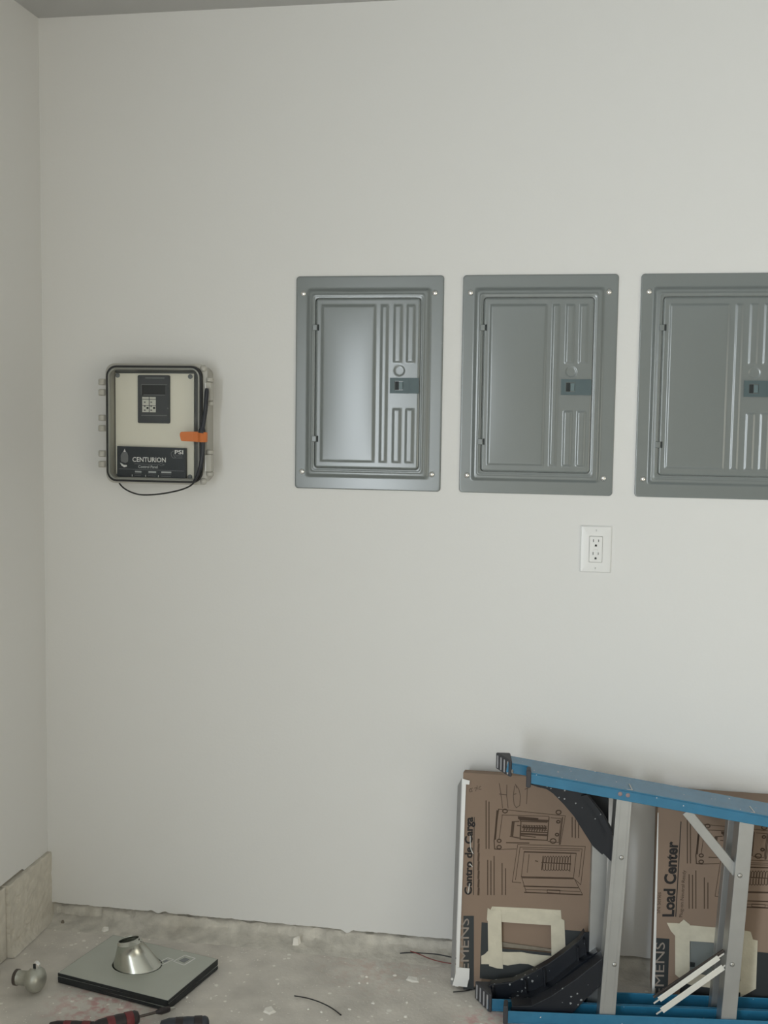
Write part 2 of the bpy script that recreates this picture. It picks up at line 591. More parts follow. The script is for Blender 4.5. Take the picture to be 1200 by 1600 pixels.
def make_panel():
    x0, zt = PX[0], PZT
    root = thing('breaker_panel', '', 'panel', (x0 + PW / 2, 0, zt - PH))
    mm = 0.001

    def rect(t):
        l, r_, tp, bt = (v * mm * t for v in (54, 58, 57, 56))
        return x0 + l, x0 + PW - r_, zt - PH + bt, zt - tp
    rings = []
    for t, y, rad in ((0, 0.0, 9), (0.0, 3.0, 9), (0.012, 4.6, 9), (0.03, 5.0, 9), (0.05, 5.1, 9), (0.08, 5.1, 9), (0.50, 5.1, 8), (0.54, 5.1, 8), (0.57, 5.4, 8), (0.61, 7.0, 8), (0.66, 11.5, 8), (0.69, 13.4, 8), (0.72, 14.2, 8), (0.74, 14.4, 8), (0.79, 14.4, 8),
                      (0.81, 14.6, 8), (0.84, 16.0, 8), (0.87, 16.5, 8), (0.90, 16.2, 9), (0.93, 15.0, 9), (0.95, 14.8, 9), (0.985, 14.8, 10), (1.0, 14.2, 10), (1.0, 6.0, 10)):
        a, b, c, d = rect(t)
        rings.append(ring_y(rrect(a, b, c, d, rad * mm), -(y if y <= 5.1 else 5.1 + (y - 5.1) * 0.62) * mm))
    MB().loft(rings, False, False).build('cover', 'panel', root, smooth=35)

    # door: pressed sheet, raised fields built as relief
    dx0, dx1, dz0, dz1 = 55.2, 333.0, 58.2, 502.0
    fields = [(70, 217, 74, 487, 1.7), (228, 250, 74, 487, 1.8), (262, 287, 74, 226, 1.8), (296, 321, 74, 226, 1.8),
              (262, 287, 342, 487, 1.8), (296, 321, 342, 487, 1.8)]

    def ss(v, w):
        v = max(0.0, min(1.0, v / w))
        return v * v * (3 - 2 * v)

    def height(x, z):
        h = 0.0
        for a, b, c, d, hh in fields:
            k = min(x - a, b - x, z - c, d - z)
            if k > 0:
                w = 7.0
                h = max(h, hh * ss(k, w))
        a, b, c, d, hh = fields[0]
        if a < x < b and c < z < d:
            u, w = (x - a) / (b - a), (z - c) / (d - c)
            h += 1.3 * (4 * u * (1 - u)) ** 0.8 * (4 * w * (1 - w)) ** 0.6
        e = min(x - dx0, dx1 - x, z - dz0, dz1 - z)
        h -= 2.2 * (1 - ss(e, 4.0))
        rr_ = math.hypot(x - 280, z - 245)
        h -= 1.2 * (1 - ss(rr_ - 11, 4.0))
        return h
    step = 1.9
    gx = [dx0 + (dx1 - dx0) * i / int((dx1 - dx0) / step) for i in range(int((dx1 - dx0) / step) + 1)]
    gz = [dz0 + (dz1 - dz0) * i / int((dz1 - dz0) / step) for i in range(int((dz1 - dz0) / step) + 1)]
    rad = 10.0
    vs, fs = [], []
    for z in gz:
        for x in gx:
            h = height(x, z)
            cx = min(max(x, dx0 + rad), dx1 - rad)
            cz = min(max(z, dz0 + rad), dz1 - rad)
            d = math.hypot(x - cx, z - cz)
            xx, zz = x, z
            if d > rad:
                xx, zz = cx + (x - cx) * rad / d, cz + (z - cz) * rad / d
                h = -2.2
            vs.append((x0 + xx * mm, -(11.5 + h) * mm, zt - zz * mm))
    n = len(gx)
    for j in range(len(gz) - 1):
        for i in range(n - 1):
            fs.append((j * n + i, (j + 1) * n + i, (j + 1) * n + i + 1, j * n + i + 1))
    mb = MB().add(vs, fs)
    # turned-back rim of the door sheet
    out = rrect(x0 + dx0 * mm, x0 + dx1 * mm, zt - dz1 * mm, zt - dz0 * mm, rad * mm)
    mb.loft([ring_y(out, -9.3 * mm), ring_y(out, -5.6 * mm)], False, False)
    door = mb.build('door', 'panel', root, smooth=50)

    # recessed latch with its sliding tab
    lx0, lx1, lz0, lz1 = x0 + 256 * mm, x0 + 332 * mm, zt - 304 * mm, zt - 264 * mm
    sx0, sx1, sz0, sz1 = x0 + 268 * mm, x0 + 291 * mm, zt - 296 * mm, zt - 272 * mm
    y0, y1 = -15.1 * mm, -8.5 * mm
    mb = MB()
    q = lambda a, b, y: Vector((a, y, b))
    O = [q(lx0, lz0, y0), q(lx1, lz0, y0), q(lx1, lz1, y0), q(lx0, lz1, y0)]
    I = [q(sx0, sz0, y0), q(sx1, sz0, y0), q(sx1, sz1, y0), q(sx0, sz1, y0)]
    B_ = [p + Vector((0, 5 * mm, 0)) for p in I]
    OB = [p + Vector((0, y1 - y0, 0)) for p in O]
    vs = O + I + B_ + OB
    fs = []
    for i in range(4):
        j = (i + 1) % 4
        fs += [(i, j, 4 + j, 4 + i), (4 + i, 4 + j, 8 + j, 8 + i), (i, 12 + i, 12 + j, j)]
    fs.append((8, 9, 10, 11))
    latch = MB().add(vs, fs).build('latch', 'latch', root)
    MB().box(sx0 + 1 * mm, sx0 + 11 * mm, y0 + 3.4 * mm, y0 + 4.6 * mm, sz0 + 1 * mm, sz1 - 1 * mm).build('slot', 'dark', latch)
    MB().box(sx0 + 11.5 * mm, sx1 - 1 * mm, y0 + 0.4 * mm, y0 + 4.6 * mm, sz0 + 2 * mm, sz1 - 2 * mm).build('slide_tab', 'latch_tab', latch, bevel=0.0012)
    MB().box(x0 + 307 * mm, x0 + 308.2 * mm, y0 - 0.5 * mm, y0 + 0.5 * mm, lz0 + 1 * mm, lz1 - 1 * mm).build('ridge', 'latch', latch)
    # hinge lugs
    for hz in (134, 426):
        MB().box(x0 + 47 * mm, x0 + 60 * mm, -15.1 * mm, -10.5 * mm, zt - (hz + 8) * mm, zt - (hz - 8) * mm).build('hinge', 'panel', root, bevel=0.002)
        MB().box(x0 + 60.5 * mm, x0 + 64.5 * mm, -12.7 * mm, -11 * mm, zt - (hz + 8) * mm, zt - (hz - 8) * mm).build('hinge_slot', 'dark', root)
    # screws
    for sx, sz in ((20, 45), (369, 45), (20, 514), (369, 514)):
        c = Vector((x0 + sx * mm, -5.2 * mm, zt - sz * mm))
        s = MB().lathe(c, (0, -1, 0), ((0, 0.0074), (0.0014, 0.0074), (0.0032, 0.0060), (0.0044, 0.0034), (0.0048, 0.0004)), 16).build('screw', 'chrome', root, smooth=50)
        a = R(30)
        MB().bar(c + Vector((math.cos(a), -0.68, math.sin(a))) * 0.0045 * Vector((1, 0, 1)).length / 1.414 + Vector((0, -0.0006, 0)),
                 c + Vector((-math.cos(a), -0.68, -math.sin(a))) * 0.0045 + Vector((0, -0.0012, 0)), 0.0013, 0.0011, (0, 1, 0)).build('screw_slot', 'steel', s)
    return root


panel = make_panel()
panel2 = copy_tree(panel)
panel3 = copy_tree(panel)
panel2.location.x += PX[1] - PX[0]
panel3.location.x += PX[2] - PX[0]
for o, lb in ((panel, 'grey breaker panel nearest the corner, its door catching a bright reflection'),
              (panel2, 'plain grey breaker panel in the middle of the row of three'),
              (panel3, 'grey breaker panel cut off by the right edge of the photo')):
    tag(o, lb, 'panel', 'grey breaker panels on the back wall')

# ================================================================== OUTLET
ox0, ox1, oz0, oz1 = 1.479, 1.5585, 1.062, 1.183
ocx = (ox0 + ox1) / 2
outlet = thing('wall_outlet', 'white double wall outlet with test buttons under the middle panel', 'outlet', (ocx, 0, oz0))
rings = []
for ins, y in ((0, 0), (0.0, 0.002), (0.0028, 0.0062), (0.0045, 0.0066), (0.0225, 0.0068), (0.0225, 0.003)):
    iz = ins if ins < 0.02 else 0.0265
    rings.append(ring_y(rrect(ox0 + ins, ox1 - ins, oz0 + iz, oz1 - iz, 0.002, 3), -y))
MB().loft(rings, False, False).build('face_plate', 'plate_white', outlet, smooth=25)
fx0, fx1, fz0, fz1 = ox0 + 0.0232, ox1 - 0.0232, oz0 + 0.0272, oz1 - 0.0272
rec = MB().loft([ring_y(rrect(fx0, fx1, fz0, fz1, 0.003, 4), -0.002), ring_y(rrect(fx0, fx1, fz0, fz1, 0.003, 4), -0.0080),
                 ring_y(rrect(fx0 + 0.0012, fx1 - 0.0012, fz0 + 0.0012, fz1 - 0.0012, 0.003, 4), -0.0088)], False, True).build('receptacle', 'plate_white', outlet, smooth=25)
for zc in (fz1 - 0.011, fz0 + 0.0225):
    for sx, hh in ((-0.0065, 0.0076), (0.0065, 0.0062)):
        MB().box(ocx + sx - 0.0008, ocx + sx + 0.0008, -0.0092, -0.0080, zc - hh / 2, zc + hh / 2).build('blade_slot', 'slot', rec)
    g = [(ocx + 0.0026 * math.cos(R(a)), -0.0092, zc - 0.0118 + 0.0026 * math.sin(R(a))) for a in range(0, 181, 20)]
    g = [(g[0][0], -0.0092, zc - 0.0148)] + g + [(g[-1][0], -0.0092, zc - 0.0148)]
    MB().prism(g, (0, 0.0012, 0)).build('ground_hole', 'slot', rec)
zm = (fz0 + fz1) / 2
for s in (0.0042, -0.0042):
    MB().box(ocx - 0.0058, ocx + 0.0058, -0.0097, -0.0080, zm + s - 0.0034, zm + s + 0.0034).build('button', 'plate_white', rec, bevel=0.0005)
for zc in (oz1 - 0.012, oz0 + 0.012):
    s = MB().lathe((ocx, -0.0060, zc), (0, -1, 0), ((0, 0.0030), (0.0010, 0.0030), (0.0016, 0.0020), (0.0018, 0.0003)), 14).build('screw', 'plate_white', outlet, smooth=50)
    MB().box(ocx - 0.0005, ocx + 0.0005, -0.0080, -0.0074, zc - 0.0024, zc + 0.0024).build('screw_slot', 'print_grey', s)

# ================================================================== CONTROL BOX
bx0, bx1, bz0, bz1 = 0.214, 0.499, 1.266, 1.586
BD = 0.082
cb = thing('control_box', 'grey wall control box with clear cover and dark name placard', 'control box', (0.356, 0, bz0))
gx0, gx1, gz0, gz1 = 0.221, 0.487, 1.271, 1.580
# base: deep grey tub, open to the front
rings = []
for ins, y, rad in ((0.006, 0.0, 22), (0.004, 0.050, 22), (0.0, 0.055, 26), (0.0, 0.066, 26), (0.008, 0.068, 22), (0.016, 0.066, 18), (0.016, 0.012, 18)):
    rings.append(ring_y(rrect(bx0 + ins, bx1 - ins, bz0 + ins, bz1 - ins, rad * 0.001, 8), -y))
MB().loft(rings, True, True).build('base', 'box_grey', cb, smooth=40)
# black gasket loop
gpts = rrect(gx0 + 0.003, gx1 - 0.003, gz0 + 0.003, gz1 - 0.003, 0.026, 8)
loopv = []
for p, c in zip(gpts, gpts[1:] + gpts[:1]):
    loopv.append(p)
inner = rrect(gx0 + 0.0052, gx1 - 0.0052, gz0 + 0.0052, gz1 - 0.0052, 0.024, 8)
outer = rrect(gx0, gx1, gz0, gz1, 0.029, 8)
MB().loft([ring_y(outer, -0.067), ring_y(outer, -0.0785), ring_y(inner, -0.0785), ring_y(inner, -0.067), ring_y(outer, -0.067)], False, False).build('gasket', 'gasket', cb, smooth=40)
# clear lid: rim, sloping inner shoulder and front sheet
lid_rings = []
for ins, y, rad in ((0.0054, 0.070, 24), (0.0054, 0.0800, 24), (0.0080, 0.0830, 22), (0.0110, 0.0835, 21)):
    lid_rings.append(ring_y(rrect(gx0 + ins, gx1 - ins, gz0 + ins, gz1 - ins, rad * 0.001, 8), -y))
lid = MB().loft(lid_rings, False, True).build('clear_cover', 'clear', cb, smooth=40)
rim = []
for ins, y, rad in ((0.0056, 0.0790, 24), (0.0075, 0.0818, 23), (0.0090, 0.0800, 22), (0.0085, 0.0700, 22)):
    rim.append(ring_y(rrect(gx0 + ins, gx1 - ins, gz0 + ins, gz1 - ins, rad * 0.001, 8), -y))
MB().loft(rim, False, False).build('cover_rim', 'rim', lid, smooth=40)
# dark inner liner and mounting plate
PY = 0.045
pl = [onY(180, 584, -PY), onY(303, 584, -PY)]
px0, px1 = pl[0].x, pl[1].x
pz0, pz1 = 1.279, 1.561
MB().loft([ring_y(rrect(gx0 + 0.0085, gx1 - 0.0085, gz0 + 0.0085, gz1 - 0.0085, 0.021, 8), -0.0665),
           ring_y(rrect(px0 - 0.003, px1 + 0.003, pz0 - 0.003, pz1 + 0.003, 0.008, 8), -PY + 0.004)], False, True).build('liner', 'inner_dark', cb, smooth=30)
plate = MB().box(px0, px1, -PY, -PY + 0.003, pz0, pz1).build('mounting_plate', 'back_plate', cb, bevel=0.001)


def onplate(x, y, d=0.0): return onY(x, y, -PY - d)


for sx, sy in ((297.5, 588.5), (184, 586.5), (297, 745), (184, 744)):
    c = onplate(sx, sy)
    MB().lathe(c, (0, -1, 0), ((0, 0.0062), (0.0025, 0.0062), (0.0035, 0.0045), (0.0037, 0.0005)), 16).build('plate_screw', 'print_grey', plate, smooth=40)
a, b = onplate(216.5, 661), onplate(266, 586.5)
mod = MB().loft([ring_y(rrect(a.x, b.x, a.z, b.z, 0.004, 4), -PY), ring_y(rrect(a.x, b.x, a.z, b.z, 0.004, 4), -PY - 0.006)], False, True).build('control_module', 'module', cb, bevel=0.0008)


def pbox(name, x0, y0, x1, y1, d0, d1, material, parent, bevel=0.0):
    a, b = onplate(x0, y1, d0), onplate(x1, y0, d0)
    return MB().box(a.x, b.x, -PY - d1, -PY - d0, a.z, b.z).build(name, material, parent, bevel=bevel)


pbox('display', 221.5, 601.5, 258, 617.5, 0.006, 0.0066, 'screen', mod)
for l in ((221, 600.4, 261, 601.4), (220.6, 601, 221.4, 617), (224, 616.8, 258, 617.6), (221, 648.6, 261, 649.6)):
    pbox('module_line', *l, 0.006, 0.0068, 'module_lt', mod)
pbox('module_mark', 227, 589.5, 257, 591.5, 0.006, 0.0066, 'module_lt', mod)
pbox('indicator', 261.5, 637, 263, 639, 0.006, 0.0075, 'module_lt', mod)
kp = pbox('keypad', 222.5, 620.5, 243.5, 644, 0.006, 0.0072, 'key', mod)
for kx in (226.2, 236.4):
    for ky in (628.5, 634.8, 641):
        pbox('key_mark', kx - 1.3, ky - 0.9, kx + 1.3, ky + 0.7, 0.0072, 0.0076, 'module', kp)
for kx in (230.8, 241):
    pbox('key_dot', kx - 1.7, 635.8, kx + 1.2, 638.9, 0.0072, 0.0078, 'screen', kp)
pbox('key_line', 232.8, 620.5, 233.7, 644, 0.0072, 0.0077, 'module', kp)
pbox('key_line', 222.5, 623.6, 243.5, 624.3, 0.0072, 0.0077, 'module', kp)
pbox('key_line', 222.5, 633.4, 243.5, 633.9, 0.0072, 0.0077, 'module', kp)

# placard
PD = 0.012
plc = MB()
c4 = [onplate(183, 749, PD), onplate(290, 754, PD), onplate(290, 700.5, PD), onplate(183, 697, PD)]
plc = MB().prism(c4, (0, PD, 0)).build('placard', 'placard', cb)


def onpl(x, y): return onplate(x, y, PD + 0.0006)


def plquad(name, body, x0, y0, x1, y1, material, dy=0.0, bold=0.0):
    return text_quad(name, body, onpl(x0, y1), onpl(x1, y1 + dy), onpl(x1, y0 + dy), onpl(x0, y0), material, plc, bold=bold)


plquad('lettering', 'CENTURION', 207, 714.0, 259, 721.5, 'print_white', 1.0, 0.012)
plquad('lettering', 'Control Panel', 216, 726.8, 246.5, 731.3, 'print_lt', 0.6, 0.02)
plquad('lettering', 'PSI', 273, 703, 286.3, 709.5, 'print_white', 0.4, 0.02)


def plline(name, pts, w, material, parent=None, fn=onpl):
    mb = MB()
    for p, q_ in zip(pts, pts[1:]):
        a_, b_ = fn(*p), fn(*q_)
        mb.bar(a_, b_, 0.0006, w, (0, 1, 0))
    return mb.build(name, material, parent or plc)


plline('rule', [(186, 732.4), (287, 736.2)], 0.0008, 'print_grey')
plline('rule', [(210, 724.6), (247, 726.0)], 0.0008, 'print_grey')
plline('arrow_mark', [(246, 726), (249, 725.2), (252, 724.4), (257, 726.2), (252, 727.9), (249, 727)], 0.0009, 'print_grey')
for k, (x_, w_) in enumerate(((211, 10), (232, 12), (252, 15.5))):
    plline('small_print', [(x_, 736.8 + k * 0.5), (x_ + w_, 737.2 + k * 0.5)], 0.0042, 'print_lt')
    plline('rule', [(x_ - 1, 740 + k * 0.5), (x_ + w_, 740.4 + k * 0.5)], 0.0006, 'print_grey')
    plline('small_mark', [(x_ - 4.5, 741.5 + k * 0.5), (x_ - 4.5, 744.5 + k * 0.5)], 0.0016, 'print_white')
    plline('small_mark', [(x_ - 1, 743 + k * 0.5), (x_ + w_ - 1, 743.5 + k * 0.5)], 0.0008, 'print_grey')
# engine emblem at the left of the placard and swirl beside PSI
em = [(189, 721), (188.5, 712), (190.5, 707.5), (193, 705), (194.6, 701), (196, 704.6), (199, 707.5), (200.4, 712), (200.2, 721), (196, 723.6)]
MB().prism([onpl(*p) for p in em], (0, 0.0005, 0)).build('emblem', 'module_lt', plc)
em = [(192.8, 706), (194.8, 701.2), (196.3, 706)]
MB().prism([onplate(*p, PD + 0.0012) for p in em], (0, 0.0005, 0)).build('emblem_tip', 'print_white', plc)
em = [(187.5, 723), (190, 724), (193, 726.2), (198, 726.6), (198.6, 728.8), (194, 730), (190, 727.6)]
MB().prism([onplate(*p, PD + 0.0012) for p in em], (0, 0.0005, 0)).build('emblem_base', 'print_white', plc)
sw = [(272.0, 704.5), (268.6, 706), (267.2, 709), (268, 713), (271, 716), (274, 715.5), (272, 712), (271, 709.5)]
plline('swirl_mark', sw, 0.0014, 'module_lt')
for k in range(3):
    plline('small_print', [(274, 711.6 + 2.2 * k), (285, 712.2 + 2.2 * k)], 0.0008, 'module_lt')

# hinges on the left, each of two knuckles
for hz in (605, 661, 717):
    h = MB()
    for s in (-8.2, 8.2):
        c = onY(161, hz + s, -0.060)
        h.lathe(c + Vector((0, 0, -0.0085)), (0, 0, 1), ((0, 0.010), (0.002, 0.0125), (0.015, 0.0125), (0.017, 0.010)), 14)
    h.build('hinge', 'box_grey', cb, smooth=50)
# latches on the right
for lz0, lz1 in ((590, 634), (703, 744)):
    a, b = onY(318, lz1, -0.062), onY(331, lz0, -0.062)
    lt = MB().box(bx1 - 0.004, b.x + 0.002, -0.074, -0.050, a.z + 0.012, b.z - 0.012).build('latch', 'box_grey', cb, bevel=0.003)
    for zz in (a.z + 0.006, b.z - 0.006):
        MB().lathe((bx1 + 0.006, -0.062, zz - 0.006), (0, 0, 1), ((0, 0.008), (0.002, 0.0105), (0.010, 0.0105), (0.012, 0.008)), 14).build('latch_lug', 'box_grey', lt, smooth=50)
    MB().box(bx1 - 0.003, bx1 - 0.0005, -0.0765, -0.073, a.z + 0.014, b.z - 0.014).build('latch_edge', 'bead', lt)
for sx, sz in ((bx1 - 0.010, bz1 - 0.012), (bx1 - 0.010, bz0 + 0.010)):
    MB().lathe((sx, -0.064, sz), (0, -1, 0), ((0, 0.009), (0.005, 0.009), (0.008, 0.006), (0.009, 0.001)), 14).build('corner_boss', 'box_grey', cb, smooth=50)

# antenna probe and its cable, held by orange tape
ant = thing('probe_cable', 'black probe with thin cable looping under the control box', 'cable', onY(317, 676, -0.092))
p = lambda x_, y_, d=0.092: onY(x_, y_, -d)
MB().tube([p(323.3, 606.5, .086), p(323, 612, .086), p(321, 640, .088), p(317.6, 664, .091), p(316.2, 670, .092)], [0.0042, 0.0058, 0.0060, 0.0056, 0.0060], 10).build('probe', 'antenna', ant, smooth=60)
MB().tube([p(316.2, 668, .092), p(315.6, 672, .092), p(315.2, 676.5, .092)], [0.0064, 0.0092, 0.0098], 12).build('collar', 'antenna', ant, smooth=60)
MB().tube([p(315.4, 676, .090), p(317.5, 690, .090), p(316.5, 708, .090), p(313.5, 728, .090), p(309, 742, .089), p(303, 752, .087)], [0.0054, 0.0058, 0.0058, 0.0054, 0.0044, 0.0030], 10).build('sleeve', 'antenna', ant, smooth=60)


def curve(pts, n=8):
    out = []
    P_ = [pts[0]] + list(pts) + [pts[-1]]
    for i in range(1, len(P_) - 2):
        for k in range(n):
            t = k / n
            a_, b_, c_, d_ = (Vector(q) for q in P_[i - 1:i + 3])
            out.append(0.5 * ((2 * b_) + (c_ - a_) * t + (2 * a_ - 5 * b_ + 4 * c_ - d_) * t * t + (3 * b_ - a_ - 3 * c_ + d_) * t ** 3))
    out.append(Vector(pts[-1]))
    return out


MB().tube(curve([p(313.2, 728, .093), p(309, 744, .091), p(300, 757, .088), p(285, 764.5, .08), p(262, 770, .07), p(240, 772.8, .06), p(220, 773, .05), p(205, 769, .04), p(194, 763, .03), p(187.5, 756.5, .02), p(186, 753, .012)]), 0.0021, 8).build('cable', 'wire_black', ant, smooth=60)
# orange tape: flat over the cover, raised over the cable, folded to the side
yT = -0.0846
tp = [(281, 677.5, 0), (282.5, 675, 0), (285, 674.6, 0), (302, 674.4, 0), (309, 674.6, -.001), (313, 675, -.012), (318, 675.2, -.014), (322.5, 675.5, -.008), (324.3, 675.8, .012)]
bt = [(281, 681, 0), (283, 688.5, 0), (285, 689, 0), (302, 690, 0), (309, 690.6, -.001), (313, 691, -.012), (318, 691, -.014), (322, 691, -.008), (324.3, 690.4, .012)]
top = [onY(x_, y_, yT + d) for x_, y_, d in tp]
bot = [onY(x_, y_, yT + d) for x_, y_, d in bt]
mb = MB()
back = Vector((0, 0.0005, 0))
rings = [[t_, b_, b_ + back, t_ + back] for t_, b_ in zip(top, bot)]
mb.loft(rings)
tag(mb.build('tape_strip', 'orange'), 'short orange tape strip holding the probe on the control box', 'tape')


# ================================================================== CARDBOARD BOXES
class Face:
    """the leaning front of a carton: a across, b up, d out of the face"""
    def __init__(self, x0, width, length, yb, yt, thick):
        self.x0, self.w, self.l, self.th = x0, width, length, thick
        dz = math.sqrt(length ** 2 - (yt - yb) ** 2)
        self.o = Vector((x0, yb, 0.001 + thick * (yt - yb) / length * 0.0))
        self.u = Vector((1, 0, 0))
        self.v = Vector((0, yt - yb, dz)) / length
        self.n = self.u.cross(self.v).normalized()      # towards the camera (-Y)
        lift = max(0.0, -( -self.n * thick).z)
        self.o.z += lift

    def ab(self, px, py):
        q = onP(px, py, self.o, self.n) - self.o
        return q.dot(self.u), q.dot(self.v)

    def pt(self, a, b, d=0.0):
        return self.o + self.u * a + self.v * b + self.n * d


def strokes(mb, fc, pts, w, d=0.0004):
    for p_, q_ in zip(pts, pts[1:]):
        a_, b_ = Vector((*p_, 0)), Vector((*q_, 0))
        t = b_ - a_
        if t.length < 1e-6:
            continue
        t.normalize()
        s = Vector((-t.y, t.x, 0)) * w / 2
        e = t * w * 0.3
        q4 = [a_ - e + s, a_ - e - s, b_ + e - s, b_ + e + s]
        mb.prism([fc.pt(q.x, q.y, d) for q in q4], fc.n * -0.0003)


def body(fc, root, hole, depth, name='carton_body'):
    (ax, bx), (ay, by) = (hole[0], hole[1]), (hole[2], hole[3])
    mb = MB()
    w, l, th = fc.w, fc.l, fc.th
    P_ = lambda a, b, d=0: fc.pt(a, b, d)
    outer = [P_(0, 0), P_(w, 0), P_(w, l), P_(0, l)]
    inn = [P_(ax, ay), P_(bx, ay), P_(bx, by), P_(ax, by)]
    innb = [P_(ax, ay, -depth), P_(bx, ay, -depth), P_(bx, by, -depth), P_(ax, by, -depth)]
    bk = [P_(0, 0, -th), P_(w, 0, -th), P_(w, l, -th), P_(0, l, -th)]
    vs = outer + inn + innb + bk
    fs = []
    for i in range(4):
        j = (i + 1) % 4
        fs += [(i, j, 4 + j, 4 + i), (4 + i, 4 + j, 8 + j, 8 + i), (i, 12 + i, 12 + j, j)]
    fs += [(8, 9, 10, 11), (12, 15, 14, 13)]
    return mb.add(vs, fs).build(name, 'card', root)


def polyplate(fc, pts, d, th, name, material, parent, px=True):
    q = [fc.ab(*p_) if px else p_ for p_ in pts]
    return MB().prism([fc.pt(a, b, d) for a, b in q], fc.n * -th).build(name, material, parent)


f1 = Face(1.197, 0.337, 0.535, -0.166, -0.080, 0.052)
f2 = Face(1.690, 0.337, 0.512, -0.105, -0.092, 0.082)


def zpx(ox, oy, sc, pts): return [(ox + x_ * sc, oy + y_ * sc) for x_, y_ in pts]


Z6 = lambda *pts: [f1.ab(*q) for q in zpx(770, 1250, 0.14167, pts)]
# drawings on the carton, in face coordinates (a, b)
draw_thick, draw_thin = [], []
draw_thick += [Z6((65, 100), (40, 260), (15, 450), (20, 540), (80, 545)), Z6((150, 470), (400, 475)), Z6((280, 185), (500, 205)), Z6((300, 430), (600, 445)),
               Z6((310, 235), (600, 245)), Z6((310, 345), (600, 360)), Z6((300, 390), (470, 410)), Z6((200, 390), (215, 240), (290, 235)), Z6((190, 400), (290, 420)),
               Z6((770, 190), (735, 490)), Z6((620, 190), (600, 450)), Z6((285, 190), (310, 240), (300, 430)), Z6((270, 280), (310, 285), (305, 345))]
draw_thin += [Z6((65, 100), (800, 175), (745, 490)), Z6((100, 165), (620, 180)), Z6((105, 170), (70, 430)), Z6((640, 195), (755, 205), (725, 470), (610, 455)),
              Z6((270, 180), (270, 180)), Z6((330, 275), (600, 290)), Z6((330, 320), (600, 335)), Z6((80, 545), (260, 540))]
for cx, cy, r_ in ((135, 122, 26), (725, 135, 28), (722, 240, 18), (708, 382, 18), (665, 452, 32), (70, 520, 24), (70, 450, 22)):
    draw_thick.append(Z6(*[(cx + r_ * math.cos(k * math.pi / 5), cy + r_ * 0.8 * math.sin(k * math.pi / 5)) for k in range(11)]))
for k in range(9):
    xx = 340 + k * 29
    draw_thick.append(Z6((xx, 280), (xx + 12, 310), (xx, 345)))
draw_thin += [Z6((275, 490), (1020, 512), (970, 935), (905, 875)), Z6((275, 490), (215, 905), (310, 912)), Z6((300, 520), (985, 540), (950, 850)), Z6((300, 520), (250, 880)),
              Z6((345, 575), (920, 590), (890, 860), (315, 845), (345, 575)), Z6((400, 600), (380, 800)), Z6((320, 860), (900, 870), (990, 1045), (370, 1020), (320, 860)),
              Z6((350, 950), (940, 965)), Z6((360, 985), (960, 1010)), Z6((860, 600), (850, 790)), Z6((600, 990), (740, 995), (740, 1030), (600, 1020), (600, 990)), Z6((330, 540), (960, 560))]
draw_thick += [Z6((345, 570), (920, 588)), Z6((315, 848), (890, 862)), Z6((540, 690), (860, 705)), Z6((555, 620), (540, 770)), Z6((350, 1018), (985, 1045)), Z6((470, 670), (495, 678)),
               Z6((340, 950), (940, 968))]
for k in range(10):
    xx = 560 + k * 30
    draw_thin.append(Z6((xx, 690), (xx + 6, 635), (xx + 18, 618), (xx + 28, 632), (xx + 24, 690)))
    draw_thin.append(Z6((xx - 5, 705), (xx - 8, 765), (xx + 8, 780), (xx + 18, 768), (xx + 22, 705)))
draw_bold = [Z6((310, 215), (605, 230)), Z6((310, 372), (600, 388)), Z6((285, 200), (495, 212)), Z6((50, 120), (25, 430)), Z6((330, 300), (590, 312)), Z6((230, 250), (215, 395))]
# small print columns, as broken lines running up the carton
small = []
for xx, y0, y1 in ((728 + 31.5, 1251, 1326), (764, 1253, 1326), (762, 1344, 1398), (767, 1345, 1398), (772, 1338, 1398), (784.5, 1349, 1398), (789.8, 1357, 1398), (894, 1277, 1308), (899, 1281, 1309), (904, 1286, 1309)):
    small.append((xx, y0, y1))


def print_drawing(fc, root, parent, shift=0.0):
    mb1, mb2, mb3 = MB(), MB(), MB()
    sh = lambda s: [(a + shift, b) for a, b in s]
    ok = lambda s: all(-0.001 < a < fc.w for a, b in s)
    for s in draw_bold:
        s = sh(s)
        if ok(s):
            strokes(mb1, fc, s, 0.0048)
    for s in draw_thick:
        s = sh(s)
        if ok(s):
            strokes(mb1, fc, s, 0.0026)
    for s in draw_thin:
        s = sh(s)
        if ok(s):
            strokes(mb1, fc, s, 0.0014)
    rnd = random.Random(3)
    for xx, y0, y1 in small:
        (a0, b1), (a1, b0) = f1.ab(xx, y0), f1.ab(xx, y1)
        b = b0
        while b < b1 - 0.002:
            ln = min(rnd.uniform(0.006, 0.02), b1 - b)
            s = sh([(a1 + (a0 - a1) * (b - b0) / (b1 - b0), b), (a1 + (a0 - a1) * (b + ln - b0) / (b1 - b0), b + ln)])
            if ok(s):
                strokes(mb2, fc, s, 0.0024)
            b += ln + 0.0016
    mb1.build('printed_drawing', 'ink_soft', parent)
    mb2.build('small_print', 'ink_soft', parent)['kind'] = 'stuff'


